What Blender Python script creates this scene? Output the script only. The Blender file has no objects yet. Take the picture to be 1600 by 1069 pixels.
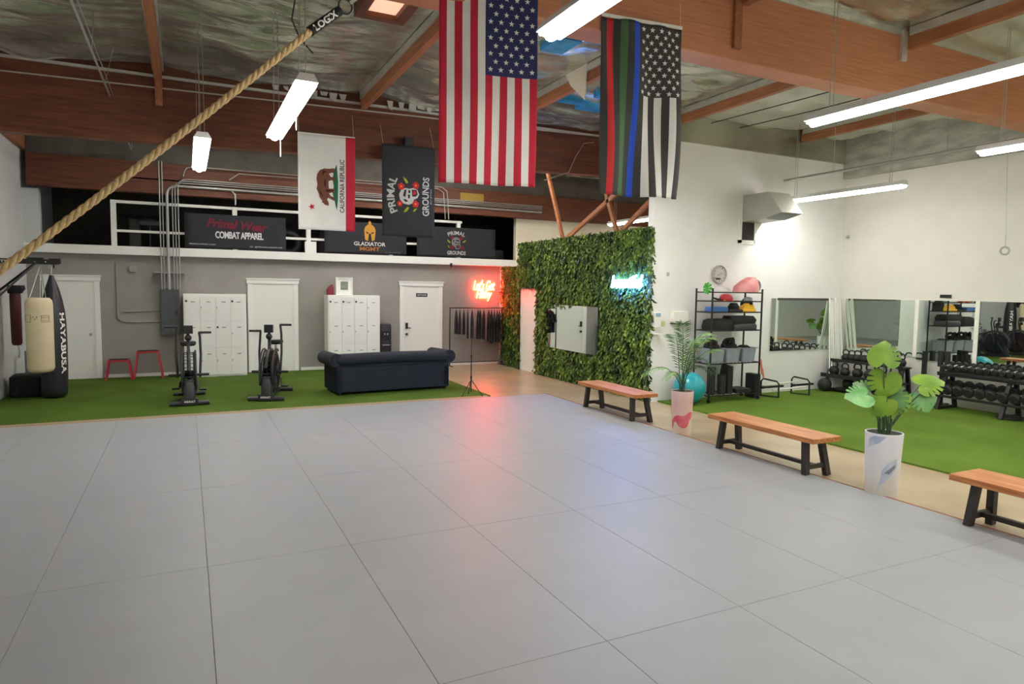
import bpy, bmesh, math, random
from mathutils import Vector, Matrix, Euler, noise
PI = math.pi
R = math.radians
random.seed(7)
scene = bpy.context.scene
C = scene.collection

# ------------------------------------------------------------------ camera
cam_data = bpy.data.cameras.new('camera')
cam_data.sensor_width = 36.0
cam_data.lens = 1040.0 / 1600.0 * 36.0
cam_data.clip_start = 0.05
cam_data.clip_end = 200
cam = bpy.data.objects.new('camera', cam_data)
C.objects.link(cam)
_yaw, _pitch, _roll = 0.4554, -0.0789, 0.0145
_f = Vector((math.sin(_yaw) * math.cos(_pitch), math.cos(_yaw) * math.cos(_pitch), math.sin(_pitch)))
_r = Vector((math.cos(_yaw), -math.sin(_yaw), 0))
_u = _r.cross(_f)
_r2 = math.cos(_roll) * _r + math.sin(_roll) * _u
_u2 = -math.sin(_roll) * _r + math.cos(_roll) * _u
cam.matrix_world = Matrix(((_r2.x, _u2.x, -_f.x, 0), (_r2.y, _u2.y, -_f.y, 0), (_r2.z, _u2.z, -_f.z, 2.012), (0, 0, 0, 1)))
scene.camera = cam

# ------------------------------------------------------------------ world, exposure
world = bpy.data.worlds.new('world')
scene.world = world
world.use_nodes = True
world.node_tree.nodes['Background'].inputs[0].default_value = (0.75, 0.85, 1.0, 1)
world.node_tree.nodes['Background'].inputs[1].default_value = 0.15
scene.view_settings.view_transform = 'Standard'
scene.view_settings.look = 'None'
scene.view_settings.gamma = 1.0
scene.view_settings.exposure = 0.0
scene.view_settings.use_curve_mapping = False
LED = 42.0        # emission of the LED diffusers
NEON_RED = 120.0
NEON_BLUE = 110.0

# ------------------------------------------------------------------ materials
def lin(c):
    return tuple((x / 12.92 if x <= 0.04045 else ((x + 0.055) / 1.055) ** 2.4) for x in c)
_mats = {}
def mat(name, rgb, rough=0.6, metal=0.0, var=0.0, scale=8.0, bump=0.0, bscale=60.0, spec=0.5, stretch=None, rgb2=None, emit=None, estr=0.0, trans=0.0):
    """procedural material: base colour broken up by noise, optional bump. rgb in 0-255 display values"""
    if name in _mats: return _mats[name]
    m = bpy.data.materials.new(name); m.use_nodes = True
    nt = m.node_tree; b = nt.nodes['Principled BSDF']
    col = lin([c / 255 for c in rgb])
    b.inputs['Base Color'].default_value = (*col, 1)
    b.inputs['Roughness'].default_value = rough
    b.inputs['Metallic'].default_value = metal
    b.inputs['Specular IOR Level'].default_value = spec
    if trans: b.inputs['Transmission Weight'].default_value = trans
    tc = nt.nodes.new('ShaderNodeTexCoord'); mp = nt.nodes.new('ShaderNodeMapping')
    nt.links.new(tc.outputs['Object'], mp.inputs[0])
    if stretch: mp.inputs['Scale'].default_value = stretch
    if var > 0 or rgb2:
        n = nt.nodes.new('ShaderNodeTexNoise'); n.inputs['Scale'].default_value = scale; n.inputs['Detail'].default_value = 5
        r = nt.nodes.new('ShaderNodeValToRGB')
        c2 = lin([c / 255 for c in rgb2]) if rgb2 else tuple(c * (1 - var) for c in col)
        r.color_ramp.elements[0].position = 0.35; r.color_ramp.elements[1].position = 0.65
        r.color_ramp.elements[0].color = (*c2, 1)
        r.color_ramp.elements[1].color = (*(col if rgb2 else tuple(min(1, c * (1 + var * .5)) for c in col)), 1)
        nt.links.new(mp.outputs[0], n.inputs['Vector']); nt.links.new(n.outputs['Fac'], r.inputs[0])
        nt.links.new(r.outputs[0], b.inputs['Base Color'])
    if bump > 0:
        n2 = nt.nodes.new('ShaderNodeTexNoise'); n2.inputs['Scale'].default_value = bscale; n2.inputs['Detail'].default_value = 4
        bp = nt.nodes.new('ShaderNodeBump'); bp.inputs['Strength'].default_value = bump; bp.inputs['Distance'].default_value = 0.02
        nt.links.new(mp.outputs[0], n2.inputs['Vector']); nt.links.new(n2.outputs['Fac'], bp.inputs['Height'])
        nt.links.new(bp.outputs[0], b.inputs['Normal'])
    if emit:
        b.inputs['Emission Color'].default_value = (*emit, 1); b.inputs['Emission Strength'].default_value = estr
    _mats[name] = m
    return m

M_white = mat('white_paint', (244, 244, 242), .5, var=.02, scale=3)
M_cream = mat('cream_paint', (236, 228, 204), .6, var=.03, scale=3)
M_trim = mat('white_gloss_trim', (242, 242, 234), .4)
M_grey = mat('grey_wall_paint', (154, 150, 144), .75, var=.08, scale=2)
M_leftw = mat('white_left_wall', (206, 208, 205), .6, var=.05, scale=2)
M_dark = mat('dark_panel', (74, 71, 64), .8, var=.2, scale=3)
M_conc = mat('sealed_concrete', (182, 164, 132), .3, var=.14, scale=1.3, bump=.05, bscale=6, rgb2=(158, 138, 106))
M_mat = mat('grey_vinyl', (152, 154, 158), .42, var=.03, scale=3, bump=.12, bscale=350, spec=.4)
M_wood = mat('dimmed_beam_wood', (116, 64, 38), .6, rgb2=(88, 46, 26), scale=3, stretch=(.6, .6, 9), bump=.1, bscale=20)  # beam timber, colour darkened for the weaker light on the far beams
M_wood_lit = mat('lit_beam_wood', (204, 138, 100), .6, rgb2=(186, 120, 84), scale=4, stretch=(.5, .5, 12), bump=.1, bscale=20)  # same beam timber, colour lightened for the lamps beside the near beam
M_wood2 = mat('purlin_wood', (172, 110, 70), .6, rgb2=(146, 90, 56), scale=3, stretch=(9, .6, 9), bump=.1, bscale=20)
M_bench = mat('bench_wood', (205, 142, 88), .38, rgb2=(168, 100, 52), scale=3.5, stretch=(12, .8, 12), bump=.04)
M_board = mat('pale_board', (166, 144, 110), .6, rgb2=(144, 120, 88), scale=4, stretch=(.6, 8, 8))
M_edge = mat('red_brown_edging', (150, 92, 62), .6, var=.15, scale=6)
M_black = mat('black_powder_coat', (26, 26, 28), .42)
M_blackm = mat('black_matte', (24, 24, 26), .75, var=.2, scale=12)
M_rubber = mat('black_rubber', (32, 32, 34), .6, var=.15, scale=30, bump=.1, bscale=80)
M_chrome = mat('brushed_steel', (190, 190, 188), .28, metal=1.0)
M_galv = mat('galvanised_steel', (176, 176, 170), .42, metal=.7, var=.08, scale=8)
M_foil = mat('crumpled_foil', (216, 214, 198), .27, metal=.72, rgb2=(160, 160, 144), scale=1.2, bump=1.0, bscale=3.2, stretch=(.8, 2.2, 1))
M_foilw = mat('bright_foil', (215, 214, 206), .3, metal=.6, var=.1, scale=5, bump=.5, bscale=14)
M_led = mat('led_diffuser', (255, 255, 250), .5, emit=(1.0, .975, .92), estr=LED)
M_ledbody = mat('light_housing', (225, 225, 222), .45)
M_mirror = mat('mirror_glass', (225, 235, 228), .01, metal=1.0)
M_rope = mat('manila_rope', (222, 190, 138), .85, var=.15, scale=40, bump=.3, bscale=120)

# turf
def turf_mat(nm='green_turf', kk=1.0):
    m = mat(nm, (104, 134, 52), .85, spec=.1)
    nt = m.node_tree; b = nt.nodes['Principled BSDF']
    tc = nt.nodes.new('ShaderNodeTexCoord')
    n = nt.nodes.new('ShaderNodeTexNoise'); n.inputs['Scale'].default_value = 90; n.inputs['Detail'].default_value = 6
    n2 = nt.nodes.new('ShaderNodeTexNoise'); n2.inputs['Scale'].default_value = 1.1; n2.inputs['Detail'].default_value = 2
    mx = nt.nodes.new('ShaderNodeMath'); mx.operation = 'MULTIPLY_ADD'; mx.inputs[1].default_value = .35
    r = nt.nodes.new('ShaderNodeValToRGB')
    r.color_ramp.elements[0].position = .45; r.color_ramp.elements[1].position = .9
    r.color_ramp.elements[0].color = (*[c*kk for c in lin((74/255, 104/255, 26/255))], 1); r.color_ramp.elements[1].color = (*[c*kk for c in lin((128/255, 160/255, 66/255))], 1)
    nt.links.new(tc.outputs['Object'], n.inputs['Vector']); nt.links.new(tc.outputs['Object'], n2.inputs['Vector'])
    nt.links.new(n2.outputs['Fac'], mx.inputs[0]); nt.links.new(n.outputs['Fac'], mx.inputs[2])
    nt.links.new(mx.outputs[0], r.inputs[0]); nt.links.new(r.outputs[0], b.inputs['Base Color'])
    bp = nt.nodes.new('ShaderNodeBump'); bp.inputs['Strength'].default_value = .6; bp.inputs['Distance'].default_value = .03
    nt.links.new(n.outputs['Fac'], bp.inputs['Height']); nt.links.new(bp.outputs[0], b.inputs['Normal'])
    return m
M_turf = turf_mat(kk=.84); M_turf_shaded = turf_mat('shaded_green_turf', .54)  # second is the same turf, darkened for the weaker light at left

# ------------------------------------------------------------------ mesh builder
class MB:
    def __init__(s): s.v = []; s.f = []; s.m = []
    def add(s, vs, fs, mi=0):
        o = len(s.v); s.v += [tuple(v) for v in vs]
        for f in fs: s.f.append([i + o for i in f]); s.m.append(mi)
        return s
    def box(s, x0, x1, y0, y1, z0, z1, mi=0):
        return s.add([(x0,y0,z0),(x1,y0,z0),(x1,y1,z0),(x0,y1,z0),(x0,y0,z1),(x1,y0,z1),(x1,y1,z1),(x0,y1,z1)],
                     [(0,3,2,1),(4,5,6,7),(0,1,5,4),(1,2,6,5),(2,3,7,6),(3,0,4,7)], mi)
    def bar(s, p, q, w, h=None, mi=0, up=(0, 0, 1)):
        h = w if h is None else h
        p = Vector(p); q = Vector(q); d = (q - p).normalized(); u = Vector(up)
        if abs(d.dot(u)) > .98: u = Vector((0, 1, 0))
        a = d.cross(u).normalized() * w / 2; b = a.cross(d).normalized() * h / 2
        vs = [p-a-b, p+a-b, p+a+b, p-a+b, q-a-b, q+a-b, q+a+b, q-a+b]
        return s.add(vs, [(0,1,2,3),(7,6,5,4),(0,4,5,1),(1,5,6,2),(2,6,7,3),(3,7,4,0)], mi)
    def tube(s, pts, r, n=8, closed=False, mi=0):
        pts = [Vector(p) for p in pts]; N = len(pts)
        rs = r if isinstance(r, (list, tuple)) else [r] * N
        T = []
        for i in range(N):
            if closed: t = pts[(i+1) % N] - pts[i-1]
            else: t = pts[min(i+1, N-1)] - pts[max(i-1, 0)]
            T.append(t.normalized())
        u = Vector((0, 0, 1)) if abs(T[0].z) < .9 else Vector((1, 0, 0))
        a = T[0].cross(u).normalized(); vs = []
        for i in range(N):
            a = (a - T[i] * a.dot(T[i])).normalized(); b = T[i].cross(a)
            for k in range(n):
                an = 2*PI*k/n
                vs.append(pts[i] + (a*math.cos(an) + b*math.sin(an)) * rs[i])
        fs = []
        for i in range(N if closed else N-1):
            j = (i+1) % N
            for k in range(n): fs.append((i*n+k, i*n+(k+1) % n, j*n+(k+1) % n, j*n+k))
        if not closed: fs.append(tuple(range(n-1, -1, -1))); fs.append(tuple(range((N-1)*n, N*n)))
        return s.add(vs, fs, mi)
    def cyl(s, c, r, z0, z1, n=24, mi=0):
        return s.tube([(c[0], c[1], z0), (c[0], c[1], z1)], r, n, mi=mi)
    def loft(s, levels, n=24, p=2.0, mi=0):
        """levels: (z, rx, ry, cx, cy); superellipse sections, capped"""
        vs = []; fs = []
        for (z, rx, ry, cx, cy) in levels:
            for k in range(n):
                a = 2*PI*k/n; c, q = math.cos(a), math.sin(a)
                vs.append((cx + rx*math.copysign(abs(c)**(2/p), c), cy + ry*math.copysign(abs(q)**(2/p), q), z))
        L = len(levels)
        for i in range(L-1):
            for k in range(n): fs.append((i*n+k, i*n+(k+1) % n, (i+1)*n+(k+1) % n, (i+1)*n+k))
        fs.append(tuple(range(n-1, -1, -1))); fs.append(tuple(range((L-1)*n, L*n)))
        return s.add(vs, fs, mi)
    def sphere(s, c, r, n=20, m=12, sz=1.0, mi=0):
        lv = []
        for i in range(m+1):
            a = PI*i/m - PI/2; lv.append((c[2] + r*sz*math.sin(a), max(r*math.cos(a), 1e-4), max(r*math.cos(a), 1e-4), c[0], c[1]))
        return s.loft(lv, n, mi=mi)
    def prism(s, poly, axis, a, b, mi=0):
        """poly: 2D points; extruded along axis (0,1,2) from a to b; the 2D coords fill the other axes in order"""
        def P(p, t):
            l = [p[0], p[1]]; l.insert(axis, t); return tuple(l)
        n = len(poly)
        vs = [P(p, a) for p in poly] + [P(p, b) for p in poly]
        fs = [tuple(range(n)), tuple(range(2*n-1, n-1, -1))] + [(i, i+n, (i+1) % n + n, (i+1) % n) for i in range(n)]
        return s.add(vs, fs, mi)
    def mesh(s, name, mats, smooth=False):
        me = bpy.data.meshes.new(name); me.from_pydata(s.v, [], s.f); 
        for m in (mats if isinstance(mats, (list, tuple)) else [mats]): me.materials.append(m)
        me.polygons.foreach_set('material_index', s.m)
        me.update()
        bm = bmesh.new(); bm.from_mesh(me); bmesh.ops.recalc_face_normals(bm, faces=bm.faces); bm.to_mesh(me); bm.free()
        if smooth: me.shade_smooth() if smooth is True else me.shade_smooth()
        return me

def obj(name, mb, mats, parent=None, smooth=False, bevel=0.0, loc=None, angle=None, seg=2):
    me = mb.mesh(name, mats, smooth) if isinstance(mb, MB) else mb
    o = bpy.data.objects.new(name, me); C.objects.link(o)
    if parent: o.parent = parent
    if loc: o.location = loc
    if smooth:
        md = o.modifiers.new('sharp_edges', 'EDGE_SPLIT'); md.split_angle = R(angle or 40)
    if bevel:
        md = o.modifiers.new('bevel', 'BEVEL'); md.width = bevel; md.segments = seg; md.limit_method = 'ANGLE'; md.angle_limit = R(50)
    return o
def thing(name, label, cat, loc=(0, 0, 0), rz=0.0, group=None):
    o = bpy.data.objects.new(name, None); C.objects.link(o); o.empty_display_size = .1
    o.location = loc; o.rotation_euler = (0, 0, rz)
    return tag(o, label, cat, group)
def tag(o, label, cat, group=None):
    o['label'] = label; o['category'] = cat
    if group: o['group'] = group
    return o
def struct(name, mb, m, **k):
    o = obj(name, mb, m, **k); o['kind'] = 'structure'; return o
def dup(root, loc, rz, label, group=None):
    def cp(o, p):
        c = o.copy(); C.objects.link(c)
        if p: c.parent = p
        for ch in list(o.children): cp(ch, c)
        return c
    r = cp(root, None); r.location = loc; r.rotation_euler = (0, 0, rz); r['label'] = label
    if group: r['group'] = group
    return r

_txt = {}
def text2d(s, bold=0.0, shear=0.0, spacing=1.0):
    key = (s, bold, shear, spacing)
    if key not in _txt:
        cu = bpy.data.curves.new('lettering', 'FONT'); cu.body = s; cu.offset = bold; cu.shear = shear; cu.space_character = spacing
        cu.resolution_u = 3; cu.align_x = 'LEFT'
        o = bpy.data.objects.new('lettering', cu); C.objects.link(o)
        dg = bpy.context.evaluated_depsgraph_get(); dg.update()
        me = bpy.data.meshes.new_from_object(o.evaluated_get(dg))
        bpy.data.objects.remove(o); bpy.data.curves.remove(cu)
        vs = [(v.co.x, v.co.y) for v in me.vertices]; fs = [list(p.vertices) for p in me.polygons]
        bpy.data.meshes.remove(me)
        x0 = min(v[0] for v in vs); x1 = max(v[0] for v in vs); y0 = min(v[1] for v in vs); y1 = max(v[1] for v in vs)
        vs = [((v[0]-x0)/(x1-x0)-.5, (v[1]-y0)/(y1-y0)-.5) for v in vs]
        _txt[key] = (vs, fs)
    return _txt[key]
def put_text(mb, s, w, h, fn, bold=0.0, shear=0.0, mi=0, spacing=1.0):
    """fn maps (x,y) in metres about the text's centre to 3D"""
    vs, fs = text2d(s, bold, shear, spacing)
    return mb.add([fn(v[0]*w, v[1]*h) for v in vs], fs, mi)
def on_plane(c, right, up):
    c = Vector(c); right = Vector(right); up = Vector(up)
    return lambda x, y: c + right*x + up*y
def poly_fine(mb, pts, fn, mi=0, cut=0.06):
    """2D polygon triangulated finely, then mapped by fn"""
    bm = bmesh.new(); vs = [bm.verts.new((p[0], p[1], 0)) for p in pts]; bm.faces.new(vs)
    bmesh.ops.triangulate(bm, faces=bm.faces[:])
    for _ in range(4):
        es = [e for e in bm.edges if e.calc_length() > cut]
        if not es: break
        bmesh.ops.subdivide_edges(bm, edges=es, cuts=1); bmesh.ops.triangulate(bm, faces=bm.faces[:])
    bm.verts.index_update()
    mb.add([fn(v.co.x, v.co.y) for v in bm.verts], [[v.index for v in f.verts] for f in bm.faces], mi); bm.free()
def star(cx, cy, r, rot=PI/2):
    return [(cx + (r if k % 2 == 0 else r*.4)*math.cos(rot + k*PI/5), cy + (r if k % 2 == 0 else r*.4)*math.sin(rot + k*PI/5)) for k in range(10)]
def ell(cx, cy, rx, ry, n=16, a0=0, a1=2*PI, rot=0):
    o = []
    for k in range(n):
        a = a0 + (a1-a0)*k/(n if a1-a0 > 6.2 else n-1); x, y = rx*math.cos(a), ry*math.sin(a)
        o.append((cx + x*math.cos(rot) - y*math.sin(rot), cy + x*math.sin(rot) + y*math.cos(rot)))
    return o
def arc(c, r, a0, a1, n, u, v):
    c = Vector(c); u = Vector(u); v = Vector(v)
    return [c + u*(r*math.cos(a0+(a1-a0)*k/(n-1))) + v*(r*math.sin(a0+(a1-a0)*k/(n-1))) for k in range(n)]

# ================================================================== SETTING
XL, XR, YB, YN, YW, ZC = -2.87, 12.45, 16.35, -3.0, 9.65, 5.27
struct('floor', MB().box(XL-.2, 13.2, YN-.2, 20, -.12, 0), M_conc)
struct('wall_left', MB().box(XL-.2, XL, YN, 20, 0, 4.65), M_leftw)
struct('wall_left_ledger', MB().box(XL, XL+.09, YN, 20, 4.62, ZC), M_wood2)
struct('wall_near', MB().box(XL, XR, YN-.2, YN, 0, ZC), M_white)
struct('wall_right', MB().box(XR, XR+.2, YN, YW+.2, 0, 4.42).box(XR+.02, XR+.2, YW+.2, 20, 0, ZC), mat('white_paint_warm', (224, 221, 212), .55, var=.03, scale=3))
struct('wall_right_ledger', MB().box(XR-.1, XR+.05, YN, YW, 4.4, ZC), mat('pale_foil_wrap', (190, 188, 178), .5, metal=.2, rgb2=(150, 148, 138), scale=2, bump=.6, bscale=6, stretch=(1, 1, 3)))
struct('wall_gym_end', MB().box(7.5, XR, YW, YW+.16, 0, 4.7), M_white)
struct('wall_gym_end_ledger', MB().box(7.5, XR-.1, YW-.04, YW+.16, 4.7, ZC), M_foil)
struct('wall_back', MB().box(XL, XR, YB, YB+.15, 0, 2.62), M_grey)
struct('wall_back_upper', MB().box(8.08, XR, YB, YB+.15, 2.62, 3.95), M_cream)
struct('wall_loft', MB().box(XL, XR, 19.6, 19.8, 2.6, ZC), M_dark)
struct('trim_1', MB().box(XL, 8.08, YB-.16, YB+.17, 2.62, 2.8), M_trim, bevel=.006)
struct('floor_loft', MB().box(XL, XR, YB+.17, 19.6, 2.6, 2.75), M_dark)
struct('trim_2', MB().box(XL, -2.6, YB-.12, YB+.12, 2.8, 3.88), M_leftw)
struct('baseboard_back', MB().box(-1.58, -.1, YB-.03, YB, 0, .09).box(2.42, 4.78, YB-.03, YB, 0, .09).box(6.02, 7.75, YB-.03, YB, 0, .06), M_trim)
struct('wall_ivy_partition', MB().box(7.56, 7.7, YW+.165, 14.0, 0, 3.14).box(7.56, 7.7, 14.0, 14.95, 2.12, 3.14).box(7.62, 7.75, 14.95, YB, 0, 2.6), M_white)

# foil ceiling, sagging between purlins
PX = [-.3, 2.75, 5.3, 8.0, 11.05]
def ceil_bay(name, x0, x1, y0, y1, seed, m=M_foil):
    nx, ny = max(6, int((x1-x0)/.13)), max(6, int((y1-y0)/.07)); vs = []; fs = []
    for j in range(ny+1):
        for i in range(nx+1):
            u, v = i/nx, j/ny; x = x0+(x1-x0)*u; y = y0+(y1-y0)*v
            sag = .10*math.sin(PI*u)*(0.6+.4*math.sin(PI*v)) if 0 < u < 1 else 0
            w = noise.noise(Vector((x*.9+seed, y*3.2, seed)))*.11 + noise.noise(Vector((x*2.4+seed, y*8, seed*2)))*.05
            vs.append((x, y, ZC - .02 - sag + w*(math.sin(PI*u)**.5 if 0 < u < 1 else 0)))
    for j in range(ny):
        for i in range(nx): fs.append((j*(nx+1)+i, j*(nx+1)+i+1, (j+1)*(nx+1)+i+1, (j+1)*(nx+1)+i))
    return struct(name, MB().add(vs, fs), m, smooth=True, angle=70)
xs = [XL] + PX + [XR+.1]
M_ceilw = mat('white_ceiling_foil', (214, 212, 200), .5, metal=.25, rgb2=(186, 184, 172), scale=1.5, bump=.4, bscale=6)
for j, (y0, y1) in enumerate([(YN, 5.45), (5.75, 11.45), (11.65, 19.7)]):
    for i in range(len(xs)-1):
        ceil_bay('ceiling', xs[i]+(.056 if i else 0), xs[i+1]-(.056 if i < len(xs)-2 else 0), y0, y1, i*7.3+j*3.1, M_ceilw if (i >= 4 and j < 2) else M_foil)
struct('ceiling_deck', MB().box(XL-.2, 13.2, YN-.2, 20, ZC+.25, ZC+.3), M_dark)

# roof beams: each a thing of its own
def beam(name, x0, x1, y0, y1, zb0, zb1, zm0, zm1, label, mid=True, wd=None):
    t = thing(name, label, 'beam', (0, 0, 0))
    def slab(a0, a1, b0, b1, ya, yb):
        return MB().add([(x0,ya,a0),(x1,ya,a1),(x1,yb,a1),(x0,yb,a0),(x0,ya,b0),(x1,ya,b1),(x1,yb,b1),(x0,yb,b0)],
                        [(0,3,2,1),(4,5,6,7),(0,1,5,4),(1,2,6,5),(2,3,7,6),(3,0,4,7)])
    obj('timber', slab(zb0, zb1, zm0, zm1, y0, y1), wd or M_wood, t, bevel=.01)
    if mid:
        obj('nailer', slab(zm0, zm1, ZC+.1, ZC+.1, y0+.04, y1-.04), M_wood, t)
        obj('foil_edging', slab(zm0-.01, zm1-.01, zm0+.025, zm1+.025, y0+.02, y0+.04), M_foilw, t)
        obj('foil_top_edging', slab(ZC-.2, ZC-.2, ZC-.16, ZC-.16, y0-.0, y0+.035), M_foilw, t)
    else:
        obj('foil_edging', slab(ZC-.12, ZC-.12, ZC+.05, ZC+.05, y0-.02, y0), M_foilw, t)
    return t
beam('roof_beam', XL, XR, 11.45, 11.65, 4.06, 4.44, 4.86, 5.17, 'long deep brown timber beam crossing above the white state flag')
beam('roof_beam', XL, XR, 5.45, 5.75, 4.44, 4.44, ZC+.1, ZC+.1, 'brown timber beam nearest the camera, above the two large flags', mid=False, wd=M_wood_lit)
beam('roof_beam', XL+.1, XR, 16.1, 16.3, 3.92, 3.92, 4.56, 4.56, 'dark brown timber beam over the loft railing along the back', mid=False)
obj('foil_sheet', MB().box(XL+.1, XR, 16.2, 16.24, 4.56, ZC), mat('darkened_sheet', (96, 90, 80), .6, var=.2, scale=3))['kind'] = 'structure'  # sheet coloured dark to offset spill from the added strip lights
names_p = ['farthest left', 'beside the skylight', 'behind the striped dark flag', 'above the white gym wall', 'nearest the right wall']
for j, (y0, y1, zt) in enumerate([(YN, 5.43, 'near bay'), (5.77, 11.43, 'middle bay'), (11.67, 16.0, 'far bay')]):
    for i, x in enumerate(PX):
        if j == 2 and x > 9: continue
        t = thing('purlin', f'brown roof purlin in the {zt}, {names_p[i]}', 'purlin', (x, y0, 0), 0, 'roof purlins')
        L = y1 - y0
        if j == 1 and i >= 3: L = YW - .06 - y0
        dz = 5.0 if j < 2 else 4.98
        obj('timber', MB().box(-.05, .05, 0, L, dz, ZC+.06), M_wood2, t, bevel=.006)
        obj('foil_strip', MB().box(-.075, -.052, .05, L-.05, ZC-.13, ZC-.03).box(.052, .075, .05, L-.05, ZC-.13, ZC-.03), M_foilw, t)
# posts on the near beam and hanger blocks
for x, yy, z0, z1, lb in [(5.22, 5.41, 4.55, 5.2, 'short wooden block nailed to the near beam right of the striped flag'), (7.9, 5.41, 4.85, 5.2, 'foil wrapped block on the near beam at the right purlin'), (-.3, 11.41, 4.66, 5.0, 'wooden block under the left purlin on the far beam')]:
    tag(obj('timber_block', MB().box(x-.05, x+.05, yy, yy+.04, z0, z1), M_wood2 if x != 7.9 else M_foilw, bevel=.004), lb, 'block')
# torn foil flaps along the far beam
rf = random.Random(3)
for k, x in enumerate([1.35, 1.5, 1.63, 1.8, 1.95, 2.1, 2.25, 2.4, 3.2, 3.4, 3.6, 3.75, 3.9, 4.05, 4.2]):
    h = rf.uniform(.06, .16); w = rf.uniform(.04, .07)
    pts = [(x-w, 5.19), (x+w, 5.19), (x+w*rf.uniform(.2, 1), 5.19-h), (x-w*rf.uniform(.2, 1), 5.19-h*rf.uniform(.6, 1))]
    side = 'left of' if x < 2.75 else 'right of'
    tag(obj('foil_flap', MB().prism(pts, 1, 11.40, 11.404), M_foilw), f'torn foil flap on the far beam, {side} the skylight purlin, {(["first","second","third","fourth","fifth","sixth","seventh","eighth"] if x < 2.75 else [""]*8+["first","second","third","fourth","fifth","sixth","seventh"])[k]} from left', 'foil flap', 'torn foil flaps ' + side + ' the purlin')
# skylight
t = thing('skylight', 'small skylight with brown wood curb and salmon lit pane in the foil ceiling', 'skylight', (1.98, 6.75, 5.10))
fr = MB().box(-.26, .3, .73, .83, -.13, .02).box(-.26, .3, -.83, -.73, -.13, .02).box(-.26, -.16, -.73, .73, -.13, .02).box(.18, .3, -.73, .73, -.13, .02)
obj('curb', fr, M_wood, t, bevel=.005)
obj('pane', MB().box(-.16, .18, -.73, .73, -.07, -.05), mat('skylight_pane', (240, 190, 160), .5, emit=(1, .62, .42), estr=.8), t)
# blue patches set against the ceiling foil
M_blue = mat('patch_blue', (60, 170, 235), .25, metal=.3, var=.3, scale=6, emit=None)
for k, (x, y, z, w, l) in enumerate([(4.35, 7.6, 5.08, .16, .25), (4.75, 7.2, 5.12, .2, .12), (5.75, 9.7, 5.03, .3, .1), (6.35, 9.9, 5.03, .3, .13), (6.2, 9.2, 5.06, .25, .1)]):
    tag(obj('blue_patch', MB().box(x-w, x+w, y-l, y+l, 5.10, 5.2), M_blue), ['bright blue patch on foil beside the long light', 'small blue strip at the striped flag top left', 'blue strip nearest the large flag, low on the foil', 'blue strip touching the striped flag edge', 'thin blue strip on the middle foil between flags'][k], 'film')
# paper tab
tag(obj('paper_wrap', MB().prism([(8.35, 5.25), (8.95, 5.25), (8.8, 5.05), (8.4, 4.75)], 0, 5.22, 5.235), M_cream), 'torn beige paper wrap on the purlin between the two large flags', 'paper')

# diagonal braces from ivy wall
for k, (a, b) in enumerate([((7.6, 13.85, 4.9), (7.6, 13.0, 3.15)), ((7.6, 12.85, 3.15), (7.6, 10.55, 4.08)), ((7.6, 11.45, 4.2), (7.6, 10.92, 3.15)), ((7.6, 10.8, 3.15), (7.6, 9.9, 3.64))]):
    tag(obj('diagonal_brace', MB().bar(a, b, .06, .09), M_wood2, bevel=.004), ['leftmost steep wooden brace rising from the ivy wall', 'long sloping wooden brace right of the leftmost one on the ivy wall', 'short steep wooden brace under the striped flag', 'short sloping wooden brace nearest the white wall'][k], 'brace')

# loft railing
t = thing('loft_railing', 'white square loft railing along the ledge above the grey wall', 'railing', (0, YB, 0))
rl = MB().box(-1.3, 6.5, -.03, .03, 3.7, 3.76)
obj('top_rail', rl, M_trim, t, bevel=.004)
obj('middle_rail', MB().box(-1.3, 6.3, -.02, .02, 3.1, 3.15), M_trim, t)
for x in [-1.33, 1.02, 2.62, 4.6, 6.4]:
    obj('post', MB().box(x-.05, x+.05, -.05, .05, 2.8, 3.76), M_trim, t, bevel=.004)
tag(obj('post_cap', MB().box(2.52, 2.78, YB-.14, YB-.06, 2.8, 3.06), M_trim, bevel=.005), 'white block on the ledge between the two left banners', 'block')

# ivy door
t = thing('door_1', '', '', (0, 0, 0)); del t['label']; del t['category']; t['kind'] = 'structure'
obj('door_slab', MB().box(7.53, 7.6, 14.0, 14.94, 0, 2.11), M_trim, t, bevel=.004)
def door(name, x0, x1, hs, extra=None, zt=2.18):
    t = bpy.data.objects.new(name, None); C.objects.link(t); t['kind'] = 'structure'; t.location = (0, YB, 0)
    c = MB().box(x0+.04, x0+.14, -.035, 0, 0, 2.06).box(x1-.14, x1-.04, -.035, 0, 0, 2.06).box(x0+.02, x1-.02, -.045, 0, 2.06, zt-.02).box(x0, x1, -.06, 0, zt-.03, zt)
    obj('casing', c, M_trim, t, bevel=.005)
    obj('door_slab', MB().box(x0+.15, x1-.15, -.018, 0, .01, 2.055), mat('door_white', (238, 238, 230), .45), t)
    obj('door_stop', MB().box(x0+.14, x0+.16, -.028, 0, 0, 2.06).box(x1-.16, x1-.14, -.028, 0, 0, 2.06).box(x0+.14, x1-.14, -.028, 0, 2.045, 2.06), M_trim, t)
    xh = x0+.22 if hs < 0 else x1-.22
    return t, xh
t, xh = door('door_2', -2.66, -1.58, 1)
obj('door_knob', MB().sphere((xh, -.07, .95), .03).tube([(xh, -.06, .95), (xh, -.01, .95)], .012), M_galv, t, smooth=True)
t, xh = door('door_3', 1.22, 2.41, -1)
obj('door_knob', MB().sphere((xh, -.07, .98), .03).tube([(xh, -.06, .98), (xh, -.01, .98)], .012), M_galv, t, smooth=True)
t, xh = door('door_4', 4.79, 6.01, -1)
obj('door_handle', MB().box(xh-.03, xh+.03, -.05, -.018, .98, 1.13).bar((xh, -.07, 1.0), (xh+.1, -.07, 1.0), .02), M_black, t, bevel=.004)
obj('door_lock', MB().tube([(xh, -.05, .84), (xh, -.01, .84)], .03, 14), M_black, t, smooth=True)
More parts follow.
